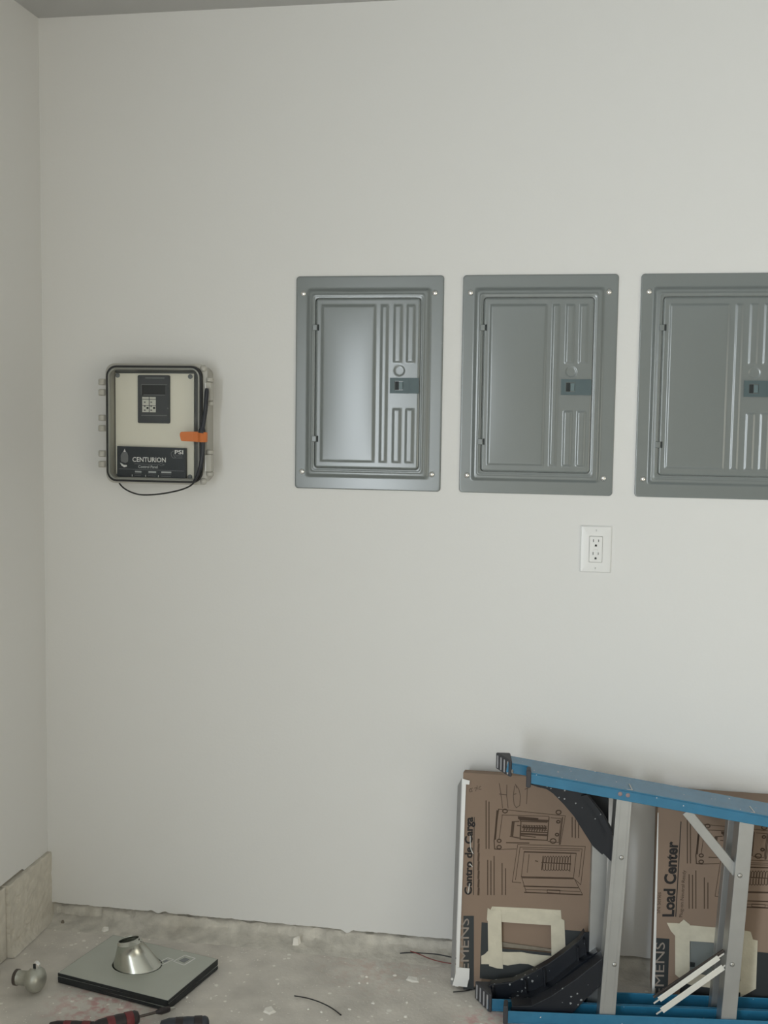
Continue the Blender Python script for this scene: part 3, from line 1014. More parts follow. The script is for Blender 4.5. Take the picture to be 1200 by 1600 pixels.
# ---- first carton
c1 = thing('cardboard_box', 'flat brown cardboard box marked Centro de Carga behind the ladder feet', 'box', (f1.x0 + f1.w / 2, -0.16, 0), 'printed cartons behind the ladder')
ha0, hb1 = f1.ab(783, 1439)
ha1, hb0 = f1.ab(862, 1489)
hole1 = (ha0, ha1, hb0, hb1)
body1 = body(f1, c1, (ha0, ha1, hb0, hb1), 0.014)
(_, zz0) = f1.ab(820, 1477)
MB().prism([f1.pt(ha0 + .001, hb0 + .001, -0.008), f1.pt(ha1 - .001, hb0 + .001, -0.008), f1.pt(ha1 - .001, zz0 - 0.006, -0.009), f1.pt(ha0 + .001, zz0, -0.009)], f1.n * -0.004).build('inner_flap', 'stone', c1)
print_drawing(f1, c1, body1)
polyplate(f1, [(724, 1431), (740.5, 1431), (740.5, 1546), (724, 1546)], 0.0003, 0.0003, 'brand_band', 'ink_block', body1)
q1 = lambda x_, y_, d=0.0009: f1.pt(*f1.ab(x_, y_), d)
text_quad('lettering', 'SIEMENS', q1(732.5, 1537), q1(733, 1435), q1(719.5, 1435), q1(719, 1537), 'ink_grey', body1, bold=0.0)
text_quad('lettering', 'Centro de Carga', q1(741, 1398), q1(743, 1276.5), q1(726.5, 1276.5), q1(725.5, 1398), 'ink', body1, bold=0.035)
mbs = MB()
strokes(mbs, f1, [f1.ab(739.6, 1398), f1.ab(741.2, 1277)], 0.0016)
mbs.build('underline', 'ink', body1)
mbs = MB()
rnd = random.Random(5)
yy = 1398.0
while yy > 1310:
    ln = rnd.uniform(5, 13)
    strokes(mbs, f1, [f1.ab(747.5, yy), f1.ab(748, yy - ln)], 0.0050)
    yy -= ln + 2.2
mbs.build('small_print', 'ink_soft', body1)['kind'] = 'stuff'
# dark block at the foot of the carton, around the taped window
blk = [f1.ab(752.5, 1441), f1.ab(927, 1441), f1.ab(924, 1546), f1.ab(752.5, 1546)]
bl_, br_ = blk[0][0], min(f1.w - 0.001, blk[1][0])
bt_, bb_ = blk[0][1], blk[2][1]
mb = MB()
for s in (((bl_, bb_), (br_, bb_), (br_, hb0), (bl_, hb0)), ((bl_, hb0), (ha0, hb0), (ha0, min(bt_, hb1)), (bl_, min(bt_, hb1))),
          ((ha1, hb0), (br_, hb0), (br_, bt_), (ha1, bt_))):
    mb.prism([f1.pt(a, b, 0.0004) for a, b in s], f1.n * -0.0003)
mb.build('printed_block', 'ink_block', body1)
# masking tape round the window
zt7 = lambda pts: zpx(740, 1400, 0.13333, pts)
for k, pts in enumerate((
        [(215, 122), (620, 140), (1022, 165), (1030, 268), (1010, 330), (920, 342), (620, 325), (330, 303), (160, 290), (155, 270), (165, 140), (200, 160)],
        [(90, 700), (130, 680), (170, 640), (400, 656), (560, 655), (700, 680), (910, 700), (1000, 735), (900, 790), (800, 832), (740, 835), (640, 795), (540, 790), (400, 812), (330, 800), (90, 795)],
        [(905, 178), (1000, 245), (1065, 285), (1078, 640), (930, 750), (912, 690)],
        [(165, 160), (325, 165), (330, 500), (345, 850), (280, 845), (182, 815), (172, 640)])):
    polyplate(f1, zt7(pts), 0.0010 + 0.0006 * k, 0.0005, 'masking_tape', 'tape', c1)
# handwriting
mbs = MB()
zh = lambda *pts: [f1.ab(*q) for q in zpx(700, 1200, 0.13333, pts)]
for s in (zh((600, 180), (620, 300), (640, 470)), zh((690, 200), (688, 330), (705, 470)), zh((600, 305), (690, 315)),
          zh((780, 210), (765, 330), (775, 430), (800, 465), (840, 440), (850, 330), (830, 250), (800, 205)), zh((790, 190), (805, 235)), zh((770, 310), (800, 300)),
          zh((900, 250), (960, 225)), zh((930, 235), (925, 330), (920, 420))):
    strokes(mbs, f1, s, 0.0017)
for s in (zh((290, 235), (250, 250), (255, 280), (285, 275), (265, 240)), zh((310, 235), (335, 230), (325, 270)), zh((385, 215), (365, 225), (362, 250), (390, 248)), zh((340, 205), (345, 250))):
    strokes(mbs, f1, s, 0.0014)
mbs.build('handwriting', 'marker', body1)
# wrap glints over the print, put in as thin white curls
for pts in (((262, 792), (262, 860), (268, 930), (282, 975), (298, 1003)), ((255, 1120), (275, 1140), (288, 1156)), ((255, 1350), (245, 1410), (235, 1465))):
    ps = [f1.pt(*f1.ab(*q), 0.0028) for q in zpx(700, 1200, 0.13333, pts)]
    MB().tube(curve(ps, 5), 0.0011, 6).build('wrap_glint', 'white_paper', c1, smooth=60)

# ---- white metal corner bead clipped on the carton's left edge
fb = f1
bd = thing('corner_bead', 'white metal corner bead standing on the left edge of the cardboard box', 'corner bead', (1.197, -0.17, 0))
ab = f1.ab
bb = [ab(716.5, 1541), ab(721.5, 1216)]
x_l0, x_l1 = ab(713.5, 1540)[0], ab(718.5, 1216)[0]
b0_, b1_ = ab(716, 1541)[1], ab(720, 1216)[1]
# front leg lies on the face, the side leg runs back along the carton's side
mb = MB()
wF = 0.0075
mb.prism([f1.pt(-0.001, b0_, 0.0035), f1.pt(wF, b0_, 0.0035), f1.pt(wF + 0.001, b1_ - .012, 0.0035), f1.pt(-0.001, b1_, 0.0035)], f1.n * -0.0012)
mb.build('front_leg', 'bead', bd)
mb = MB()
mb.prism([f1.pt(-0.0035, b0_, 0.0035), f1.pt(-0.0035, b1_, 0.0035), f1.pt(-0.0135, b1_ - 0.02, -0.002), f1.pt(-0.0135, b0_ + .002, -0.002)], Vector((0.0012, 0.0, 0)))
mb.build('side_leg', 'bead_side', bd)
mb = MB()
mb.prism([f1.pt(-0.002, b1_ - 0.014, 0.005), f1.pt(0.017, b1_ - 0.014, 0.005), f1.pt(0.018, b1_ - 0.004, 0.005), f1.pt(-0.002, b1_, 0.005)], f1.n * -0.0012)
mb.build('top_tab', 'bead', bd)
bt0 = ab(729, 1541)
bt1 = ab(734, 1512)
mb = MB()
mb.prism([f1.pt(-0.008, bt0[1], 0.006), f1.pt(bt0[0] + .002, bt0[1], 0.006), f1.pt(bt0[0] + .004, bt0[1] + .015, 0.006), f1.pt(bt1[0], bt0[1] + .02, 0.006), f1.pt(bt1[0], bt1[1], 0.006), f1.pt(0.003, bt1[1], 0.006)], f1.n * -0.0012)
mb.build('foot_tab', 'bead', bd)
hc = f1.pt(-0.0095, ab(714, 1530)[1], 0.001)
MB().lathe(hc, f1.n, ((0, 0.0032), (0.0024, 0.0032)), 12).build('nail_hole', 'white_paper', bd)

# ---- second carton
c2 = thing('cardboard_box', 'brown cardboard box marked Load Center behind the ladder rungs', 'box', (f2.x0 + f2.w / 2, -0.13, 0), 'printed cartons behind the ladder')
z4 = lambda pts: zpx(940, 1420, 0.21667, pts)
ga0, gb1 = f2.ab(1078, 1470)
ga1, gb0 = f2.ab(1158, 1534)
body2 = body(f2, c2, (ga0, ga1, gb0, gb1), 0.010)
MB().prism([f2.pt(a, b, -0.004) for a, b in ((ga0 + .001, gb0 + .001), (ga1 - .001, gb0 + .001), (ga1 - .001, gb1 - .001), (ga0 + .001, gb1 - .001))], f2.n * -0.004).build('grey_contents', 'panel', c2)
qa, qb = f2.ab(1078, 1511), f2.ab(1086, 1505)
MB().prism([f2.pt(a, b, -0.001) for a, b in ((ga0 + .001, qa[1]), (qb[0], qa[1]), (qb[0], qb[1]), (ga0 + .001, qb[1]))], f2.n * -0.003).build('black_tab', 'dark', c2)
q2 = lambda x_, y_, d=0.0009: f2.pt(*f2.ab(x_, y_), d)
s0 = f2.ab(1087, 1300)[0] - f1.ab(771, 1300)[0]
print_drawing(f2, c2, body2, s0)
polyplate(f2, [(1021, 1465), (1046, 1467), (1043, 1558), (1021, 1558)], 0.0003, 0.0003, 'brand_band', 'ink_block', body2)
text_quad('lettering', 'SIEMENS', q2(1036.5, 1576), q2(1039, 1472.5), q2(1024, 1472), q2(1022, 1576), 'ink_grey', body2, bold=0.0)
text_quad('lettering', 'Load Center', q2(1053.5, 1432), q2(1060, 1315), q2(1040.5, 1314), q2(1034.5, 1432), 'ink', body2, bold=0.035)
text_quad('lettering', 'SN Series', q2(1031.5, 1427), q2(1033, 1394), q2(1026.5, 1394), q2(1025, 1427), 'ink_soft', body2)
text_quad('lettering', 'Plug-on Neutral Ready', q2(1068, 1433), q2(1073, 1360), q2(1066, 1359), q2(1061, 1433), 'ink_soft', body2)
mbs = MB()
strokes(mbs, f2, [f2.ab(1055.8, 1432), f2.ab(1064, 1284)], 0.0022)
mbs.build('underline', 'ink', body2)
a0_, b0k = f2.ab(1062, 1551)
_, b1k = f2.ab(1181, 1487)
mb = MB()
for s in (((a0_, 0.004), (f2.w - .001, 0.004), (f2.w - .001, gb0), (a0_, gb0)), ((ga1, gb0), (f2.w - .001, gb0), (f2.w - .001, b1k), (ga1, b1k))):
    mb.prism([f2.pt(a, b, 0.0004) for a, b in s], f2.n * -0.0003)
mb.build('printed_block', 'ink_block', body2)
for k, pts in enumerate((
        [(470, 100), (540, 102), (635, 118), (830, 135), (1000, 150), (1075, 165), (1090, 215), (1010, 255), (820, 243), (640, 232), (540, 205), (500, 160)],
        [(1010, 165), (1060, 165), (1090, 218), (1125, 228), (1112, 575), (1050, 610), (1000, 635), (998, 400)],
        [(530, 130), (592, 75), (635, 110), (635, 440), (600, 480), (560, 495), (530, 470)],
        [(560, 455), (640, 455), (1000, 520), (1000, 600), (640, 545), (560, 520)])):
    polyplate(f2, z4(pts), 0.0010 + 0.0006 * k, 0.0005, 'masking_tape', 'tape', c2)
# white paper edge along the left side of the second carton
mb = MB()
L = [f2.pt(0.0, t, 0.001) for t in (0.0, 0.10, 0.25, 0.38, 0.47)]
W2 = [0.006, 0.006, 0.0045, 0.003, 0.001]
mb.loft([[p_ + Vector((-0.0008, 0, 0)), p_ + Vector((w_, -0.0012, 0)), p_ + Vector((w_, -0.0006, 0)), p_ + Vector((-0.0008, 0.0006, 0))] for p_, w_ in zip(L, W2)])
mb.build('paper_edge', 'white_paper', c2)

# ================================================================== LADDER (lying on its side)
LO = Vector((1.336, -0.310, 0))
ang = math.atan2(0.076, 0.614)
LU = Vector((math.cos(ang), math.sin(ang), 0))
LV = Vector((-math.sin(ang), math.cos(ang), 0))


def lp(u, w, v): return LO + LU * u + LV * v + Vector((0, 0, w))


def luw(px, py, v):
    q = onP(px, py, LO + LV * v, LV) - LO
    return q.dot(LU), q.z


ladder = thing('step_ladder', 'paint-spattered blue step ladder lying on its side before the cardboard boxes', 'ladder', LO)
TH = 0.0035


def channel(name, p0, p1, v0, v1, fl, sgn, parent):
    """C rail: web from v0 to v1 through p0, p1 (u, w) with flanges running sgn*fl in w"""
    mb = MB()
    d = Vector((p1[0] - p0[0], p1[1] - p0[1])).normalized()
    nrm = Vector((-d.y, d.x)) * sgn
    def slab(va, vb, h0, h1):
        q = []
        for P_ in (p0, p1):
            q.append([lp(P_[0] + nrm.x * h, P_[1] + nrm.y * h, v) for v, h in ((va, h0), (vb, h0), (vb, h1), (va, h1))])
        mb.loft(q)
    slab(v0, v1, 0, TH)
    slab(v0, v0 + TH, TH, fl)
    slab(v1 - TH, v1, TH, fl)
    return mb.build(name, 'blue', parent, bevel=0.0012)


ULEN = 1.72
A = luw(822, 1205.5, 0)
Bq = luw(1200, 1275, 0)
sl = (Bq[1] - A[1]) / (Bq[0] - A[0])
wtop = lambda u: A[1] + sl * (u - A[0])
uN0 = A[0] + 0.008
uF0 = luw(793, 1200, 0.058)[0]
V1, V2, V3 = 0.050, 0.053, 0.112
FL = 0.027
channel('upper_rail', (uN0, wtop(uN0)), (ULEN, wtop(ULEN)), 0, V1, FL, -1, ladder)
channel('upper_rear_rail', (uF0, wtop(uF0) - 0.0015), (ULEN - 0.05, wtop(ULEN - 0.05) - 0.0015), V2, V3, FL - 0.002, -1, ladder)
uLN = luw(791, 1585, 0)[0]
uLF = luw(762, 1560, 0.06)[0]
channel('lower_rail', (uLN, 0.001), (ULEN, 0.001), 0, V1, 0.031, 1, ladder)
channel('lower_rear_rail', (uLF, 0.001), (ULEN - 0.05, 0.001), V2, V3, 0.031, 1, ladder)

# rubber boots
def boot(uend, wmid0, wmid1, v0, v1, slant, name='boot', ln=0.024, ribs=True, flare=0.004):
    # top-view outline, slanted end
    out = [(uend + 0.010, v0 - flare), (uend - ln + slant * 0.5, v0 - flare), (uend - ln - slant, v1 + flare * .5), (uend + 0.010, v1 + flare * .5)]
    b_ = MB().prism([lp(u, wmid0, v) for u, v in out], (0, 0, wmid1 - wmid0)).build(name, 'rubber', ladder, bevel=0.003)
    if ribs:
        a_, c_ = out[1], out[2]
        for t in (0.12, 0.36, 0.6, 0.84):
            u = a_[0] + (c_[0] - a_[0]) * t
            v = a_[1] + (c_[1] - a_[1]) * t
            MB().bar(lp(u, wmid0 + 0.005, v), lp(u, wmid1 - 0.005, v), 0.004, 0.006, LU).build('tread_rib', 'rubber_rib', b_, bevel=0.001)
    return b_


boot(uF0, wtop(uF0) - 0.037, wtop(uF0) + 0.004, V2, V3, 0.020, ln=0.006)
boot(uLF, 0.0, 0.046, V2, V3, 0.022, ln=0.008)
for (u, w0, w1) in ((uN0, wtop(uN0) - FL - 0.010, wtop(uN0) + 0.005), (uLN, 0.0, 0.046)):
    pts = [(u + 0.004, -0.004), (u - 0.008, -0.004), (u - 0.004, 0.030), (u + 0.006, 0.030)]
    MB().prism([lp(a_, w0, v) for a_, v in pts], (0, 0, w1 - w0)).build('boot', 'rubber', ladder, bevel=0.003)


# steps and rear crossbars
def uwline(px0, py0, px1, py1, v):
    a_, b_ = luw(px0, py0, v), luw(px1, py1, v)
    k = (b_[0] - a_[0]) / (b_[1] - a_[1])
    return lambda w: a_[0] + k * (w - a_[1])


def step(lf, rf, v0, v1, name, material, parent, wl0, wl1):
    """channel rung: front flange facing out at v0, two side webs running back"""
    mb = MB()
    t = 0.003
    L0, L1, R0, R1 = lf(wl0), lf(wl1), rf(wl0), rf(wl1)
    def slab(f0, f1, va, vb):
        mb.loft([[lp(f0(w), w, va), lp(f1(w), w, va), lp(f1(w), w, vb), lp(f0(w), w, vb)] for w in (wl0, wl1)])
    slab(lf, rf, v0, v0 + t)
    slab(lf, lambda w: lf(w) + t, v0 + t, v1)
    slab(lambda w: rf(w) - t, rf, v0 + t, v1)
    return mb.build(name, material, parent, bevel=0.0008)


s1l, s1r = uwline(963.5, 1250, 936, 1590, 0.004), uwline(987.5, 1253, 961, 1592, 0.004)
s2l, s2r = uwline(1155.5, 1287, 1127, 1590, 0.004), uwline(1178.5, 1290, 1150.5, 1594, 0.004)
st1 = step(s1l, s1r, 0.0042, 0.048, 'step', 'alu', ladder, 0.005, wtop(s1l(0.5)) - 0.004)
st2 = step(s2l, s2r, 0.0042, 0.048, 'step', 'alu', ladder, 0.005, wtop(s2l(0.5)) - 0.004)
du = s2l(0.3) - s1l(0.3)
for k in (2, 3, 4):
    f = lambda fn: (lambda w: fn(w) + du * (k - 1))
    step(f(s2l), f(s2r), 0.0042, 0.048, 'step', 'alu', ladder, 0.005, wtop(f(s2r)(0.4)) - 0.004)
# groove lines pressed in the first step
for off in (0.010, 0.030):
    MB().loft([[lp(s1l(w) + off, w, 0.0030), lp(s1l(w) + off + 0.0016, w, 0.0030), lp(s1l(w) + off + 0.0016, w, 0.0046), lp(s1l(w) + off, w, 0.0046)] for w in (0.034, wtop(s1l(.5)) - FL - 0.002)]).build('step_ridge', 'alu', st1)
# rear crossbars
r1l, r1r = uwline(925.5, 1300, 917, 1560, 0.09), uwline(949, 1300, 941, 1560, 0.09)
step(r1l, r1r, 0.082, 0.108, 'rear_crossbar', 'alu', ladder, 0.005, wtop(r1l(0.5)) - 0.008)
r2l, r2r = (lambda w: s2l(w) - 0.004), (lambda w: s2l(w) + 0.026)
step(r2l, r2r, 0.082, 0.108, 'rear_crossbar', 'alu', ladder, 0.005, wtop(r2l(0.5)) - 0.008)
# rivets on the steps
for px, py, sp in ((971, 1340, st1), (960, 1507, st1), (1156, 1368, st2), (1144, 1507, st2)):
    u, w = luw(px, py, 0.0042)
    MB().lathe(lp(u, w, 0.0044), -LV, ((0, 0.0058), (0.0014, 0.0056), (0.0028, 0.0035), (0.0032, 0.0004)), 14).build('rivet', 'rivet', sp, smooth=50)
for px, py, mt_ in ((969, 1240.5, 'rivet_red'), (981, 1242.5, 'rivet_red'), (799, 1205, 'rivet'), ):
    v = 0 if px > 900 else V2
    u, w = luw(px, py, v)
    MB().lathe(lp(u, w, v + 0.0002), -LV, ((0, 0.0052), (0.0014, 0.005), (0.0026, 0.003), (0.003, 0.0004)), 14).build('rivet', mt_, ladder, smooth=50)


# black moulded knee brackets
def bracket(px_pts, v0, v1, edge_idx, name='knee_bracket'):
    q = [luw(x_, y_, v0) for x_, y_ in px_pts]
    b_ = MB().prism([lp(u, w, v0) for u, w in q], LV * 0.004).build(name, 'black', ladder, bevel=0.0012)
    e = [q[i] for i in edge_idx]
    rings = []
    cx = sum(a_[0] for a_ in q) / len(q)
    cy = sum(a_[1] for a_ in q) / len(q)
    for u, w in e:
        d = Vector((cx - u, cy - w))
        d = d.normalized() * 0.004 if d.length > 0 else d
        rings.append([lp(u, w, v0 + 0.003), lp(u + d.x, w + d.y, v0 + 0.003), lp(u + d.x, w + d.y, v1), lp(u, w, v1)])
    MB().loft(rings).build('bracket_flange', 'black', b_)
    return b_


up = [(826, 1225), (838, 1229), (852, 1232), (864, 1240), (880, 1256), (897, 1276), (912, 1300), (926, 1322), (941, 1336), (943, 1334), (956, 1347.5),
      (957, 1320), (957, 1296), (944, 1272), (930, 1254), (919, 1241), (930, 1230), (900, 1226)]
kb1 = bracket(up, 0.012, 0.050, list(range(0, 11)))
bracket_rim = MB()
e = [luw(x_, y_, 0.012) for x_, y_ in ((957, 1303), (944, 1276), (930, 1257), (916, 1240))]
bracket_rim.loft([[lp(u, w, 0.004), lp(u - 0.012, w - 0.004, 0.004), lp(u - 0.012, w - 0.004, 0.013), lp(u, w, 0.013)] for u, w in e])
bracket_rim.build('bracket_rim', 'black', kb1)
upf = [(905, 1233), (951, 1240), (951, 1310), (948, 1318), (925, 1290)]
bracket(upf, 0.070, 0.105, [4, 3])
# lower pair
lowf = [(759, 1545), (766, 1539), (800, 1535), (830, 1521), (860, 1504), (890, 1482), (907, 1468), (914, 1457), (931, 1455), (931, 1486), (900, 1512), (862, 1545), (835, 1556), (800, 1560), (765, 1562)]
kb3 = bracket(lowf, 0.085, 0.108, [1, 2, 3, 4, 5, 6, 7])
e = [luw(x_, y_, 0.07) for x_, y_ in ((800, 1557), (835, 1552), (865, 1535), (900, 1506), (932, 1484))]
MB().loft([[lp(u, w, 0.058), lp(u, w - 0.030, 0.058), lp(u, w - 0.030, 0.086), lp(u, w, 0.086)] for u, w in e]).build('bracket_rim', 'black', kb3, smooth=30)
for (x0_, y0_, x1_, y1_) in ((770, 1540, 768, 1556), (820, 1530, 822, 1552), (850, 1512, 851, 1540), (902, 1478, 903, 1500), (912, 1465, 915, 1490)):
    a_, b_ = luw(x0_, y0_, 0.083), luw(x1_, y1_, 0.083)
    MB().bar(lp(*a_, 0.079), lp(*b_, 0.079), 0.010, 0.004, LV).build('bracket_rib', 'black', kb3)
lown = [(797, 1581), (800, 1572), (830, 1572), (862, 1556), (900, 1530), (942, 1497), (941, 1538), (915, 1562), (892, 1586), (850, 1590), (800, 1590)]
bracket(lown, 0.012, 0.050, [1, 2, 3, 4, 5])

# braces
for p0_, p1_, wd_, v_, nm_, mt_ in (((1030, 1562), (1123, 1496), 0.0130, 0.016, 'brace', 'alu_glint'), ((1034, 1579), (1130, 1511), 0.0145, 0.012, 'brace', 'alu_glint'),
                                 ((1021, 1558), (1131, 1485), 0.0060, 0.030, 'brace_rod', 'steel')):
    a_, b_ = luw(*p0_, v_), luw(*p1_, v_)
    d_ = Vector((b_[0] - a_[0], b_[1] - a_[1])).normalized()
    br = MB().bar(lp(*a_, v_), lp(*b_, v_), 0.003 if nm_ == 'brace' else 0.006, wd_, LV).build(nm_, mt_, ladder, bevel=0.0006)
    if nm_ == 'brace':
        MB().bar(lp(a_[0] - d_.x * 0.016, a_[1] - d_.y * 0.016, v_ + .001), lp(b_[0] + d_.x * 0.016, b_[1] + d_.y * 0.016, v_ + .001), 0.002, 0.0032, LV).build('brace_pin', mt_, br)
a_, b_ = luw(1072, 1268, 0.020), luw(1152, 1366, 0.020)
MB().bar(lp(*a_, 0.020), lp(*b_, 0.020), 0.004, 0.021, LV).build('brace', 'alu', ladder, bevel=0.001)
MB().bar(lp(a_[0] + .010, a_[1] + .004, 0.028), lp(b_[0] + .010, b_[1] + .004, 0.028), 0.018, 0.003, LV).build('brace_flange', 'alu', ladder)
# top cap at the far end of the ladder, out of the photo's right edge
MB().box(0, 0.06, 0, 0.12, 0, wtop(ULEN) + 0.01).build('top_cap_tmp', 'black')
cap = bpy.data.objects['top_cap_tmp']
cap.name = 'top_cap'
cap.parent = ladder
cap.rotation_euler = (0, 0, ang)
cap.location = LU * ULEN
cap.data.name = 'top_cap'

# ================================================================== ROOF FLASHINGS (stack of three)
fl_c = Vector((0.384, -0.266, 0))
e1 = Vector((0.974, -0.225, 0))
e2 = Vector((0.225, 0.974, 0))


def make_flashing(reach=1.0):
    root = thing('roof_flashing', '', 'flashing', (fl_c.x, fl_c.y, 0))
    zt = 0.0095
    c_ = lambda a_, b_, z: fl_c + e1 * a_ + e2 * b_ + Vector((0, 0, z))
    hw, hl = 0.166, 0.116
    g = 0.0012
    MB().prism([c_(-hw + g, -hl + g, zt - 0.0016), c_(hw - g, -hl + g, zt - 0.0016), c_(hw - g, hl - g, zt - 0.0016), c_(-hw + g, hl - g, zt - 0.0016)], (0, 0, 0.0016)).build('base_plate', 'galv', root)
    t = 0.0011
    ed = MB()
    for (a0, b0, a1, b1) in ((-hw, -hl, hw, -hl + t), (hw - t, -hl + t, hw, hl - t), (-hw, hl - t, hw, hl), (-hw, -hl + t, -hw + t, hl - t)):
        ed.prism([c_(a0, b0, 0.0012), c_(a1, b0, 0.0012), c_(a1, b1, 0.0012), c_(a0, b1, 0.0012)], (0, 0, zt - 0.0004 - 0.0012))
    ed.build('folded_edge', 'edge_dark', root)
    # leaning cone, lofted from an oval foot to a tilted round mouth
    n = 36
    ctr0 = Vector((0.3765, -0.260, zt))
    ctr1 = onY(201, 1468.5, -0.262) - Vector((0, 0, 0.016))
    foot = []
    mouth = []
    nt = Vector((-0.22, 0.10, 1)).normalized()
    ax = Vector((1, 0, 0)) - nt * nt.x
    ax.normalize()
    ay = nt.cross(ax)
    rings = []
    for t_ in (-0.06, 0.0, 0.05, 0.5) + ((0.84, 0.86, 0.88, 1.0) if reach == 1.0 else ()):
        rg = []
        for k in range(n):
            a_ = 2 * math.pi * k / n
            q0 = ctr0 + Vector((0.0625 * math.cos(a_), 0.050 * math.sin(a_), 0))
            q1_ = ctr1 + (ax * math.cos(a_) + ay * math.sin(a_)) * 0.0265
            tt = max(0.0, t_)
            q_ = q0.lerp(q1_, tt)
            if t_ < 0:
                q_ = ctr0 + (q0 - ctr0) * 1.05
            if t_ == 0.86:
                q_ = q_ + (q_ - ctr0.lerp(ctr1, tt)).normalized() * 0.0016
            rg.append(q_)
        rings.append(rg)
    cone = MB().loft(rings, False, False).build('cone', 'galv_cone', root, smooth=60)
    sol = cone.modifiers.new('sheet', 'SOLIDIFY')
    sol.thickness = 0.0008
    # seam and clip lugs
    if reach < 1:
        return root
    for (x_, y_) in ((216, 1468), (219, 1472)):
        q_ = onY(x_, y_, -0.262) - Vector((0, 0, 0.018))
        MB().lathe(q_, (1, -0.3, 0.3), ((0, 0.0026), (0.003, 0.0026), (0.004, 0.001)), 8).build('clip', 'steel', cone)
    q_ = onY(185, 1475.5, -0.262) - Vector((0, 0, 0.018))
    MB().lathe(q_, (-1, -0.2, 0), ((-0.002, 0.003), (0.002, 0.003), (0.003, 0.001)), 8).build('clip', 'steel', cone)
    return root


fl2 = make_flashing()
fl0 = make_flashing(0.5)
fl1 = copy_tree(fl0)
fl1.location.z += 0.009
fl2.location.z += 0.018
fl1.rotation_euler.z = R(0.5)
fl0.rotation_euler.z = R(-0.6)
for o, lb in ((fl0, 'lowest galvanised roof flashing of the stack, lying on the floor'),
              (fl1, 'galvanised roof flashing between the other two in the floor stack'),
              (fl2, 'topmost galvanised roof flashing with a slanted cone and two stickers')):
    tag(o, lb, 'flashing', 'nested roof flashings')
# sticker outlines on the topmost plate
ZS = 0.018 + 0.0095


def sticker(corners, width, inner):
    q = [onZ(x_, y_, ZS + 0.0003) for x_, y_ in corners]
    mb = MB()
    for a_, b_ in zip(q, q[1:] + q[:1]):
        mb.bar(a_, b_, 0.0004, width, (0, 0, 1))
    s = mb.build('sticker', 'white_paper', fl2)
    c_ = sum(q, Vector()) / len(q)
    MB().prism([c_ + (p_ - c_) * inner for p_ in q], (0, 0, 0.0003)).build('sticker_print', 'print_grey', s)


sticker([(271, 1502), (287.5, 1508), (305, 1497.5), (289, 1492.5)], 0.0028, 0.5)
sticker([(247, 1504), (254, 1507), (271, 1499.5), (262, 1496.5)], 0.0026, 0.4)
# the stickers belong to the top sheet only
for o in list(fl2.children):
    pass

# ================================================================== PIPE FITTING
ft = thing('pipe_fitting', 'small round silvery pipe fitting with a short neck lying near the curb', 'fitting', onZ(45, 1553, 0))
fc_ = onZ(42, 1556, 0) + Vector((0, 0.02, 0))
axd = Vector((-0.97, 0.05, -0.02)).normalized()
cc = Vector((fc_.x + 0.010, fc_.y, 0.034))
bodyf = MB().lathe(cc - axd * 0.026, axd, ((0, 0.006), (0.003, 0.020), (0.010, 0.029), (0.022, 0.0325), (0.034, 0.029), (0.042, 0.021), (0.046, 0.0185), (0.068, 0.0175), (0.070, 0.0185)), 24).build('body', 'zinc', ft, smooth=50)
MB().lathe(cc + axd * 0.044, axd, ((0, 0.0185), (0.001, 0.0198), (0.008, 0.0198), (0.009, 0.0185), (0.009, 0.0150), (0.004, 0.0145)), 24).build('neck_ring', 'steel', ft, smooth=50)
lug = MB().prism([cc + Vector((a_ * 0.011 + 0.004, -0.006, 0.029 + b_)) for a_, b_ in ((-1, 0), (1, 0), (0.9, 0.012), (0.4, 0.018), (-0.2, 0.018), (-0.9, 0.010))], (0, 0.012, 0)).build('clamp_lug', 'chrome', ft, bevel=0.0015)
MB().box(cc.x + 0.001, cc.x + 0.007, cc.y - 0.0075, cc.y - 0.0055, cc.z + 0.031, cc.z + 0.043).build('clamp_bolt', 'dark', lug)


# ================================================================== TOOLS at the bottom of the frame
def driver(name, label, tip, direction, z, handle_mat, band_mat, with_shaft=True, r=0.017, group=None):
    d = Vector((direction[0], direction[1], 0)).normalized()
    root = thing(name, label, 'tool', (tip.x, tip.y, 0), group)
    base = Vector((tip.x, tip.y, z))
    if with_shaft:
        MB().lathe(base, d, ((0, 0.0030), (0.012, 0.0032), (0.014, 0.0045)), 12).build('bit', 'zinc', root, smooth=40)
        MB().lathe(base + d * 0.012, d, ((0, 0.0050), (0.003, 0.0072), (0.022, 0.0085), (0.030, 0.0060), (0.036, 0.0034)), 14).build('socket', 'grip_black', root, smooth=40)
        MB().lathe(base + d * 0.044, d, ((0, 0.0034), (0.060, 0.0034)), 10).build('shaft', 'steel', root, smooth=40)
        h0 = base + d * 0.088
    else:
        h0 = base
    h = MB().lathe(h0, d, ((0, r * .35), (0.003, r * 0.8), (0.010, r), (0.022, r * 0.94), (0.034, r * 0.98), (0.050, r * 1.05), (0.095, r * 1.0), (0.112, r * .75), (0.116, r * 0.2)), 18).build('handle', handle_mat, root, smooth=50)
    for t in (0.016, 0.060):
        MB().lathe(h0 + d * t, d, ((0, r * 0.98), (0.001, r * 1.05), (0.018, r * 1.07), (0.019, r * 1.0)), 18).build('grip_band', band_mat, h, smooth=50)
    return root


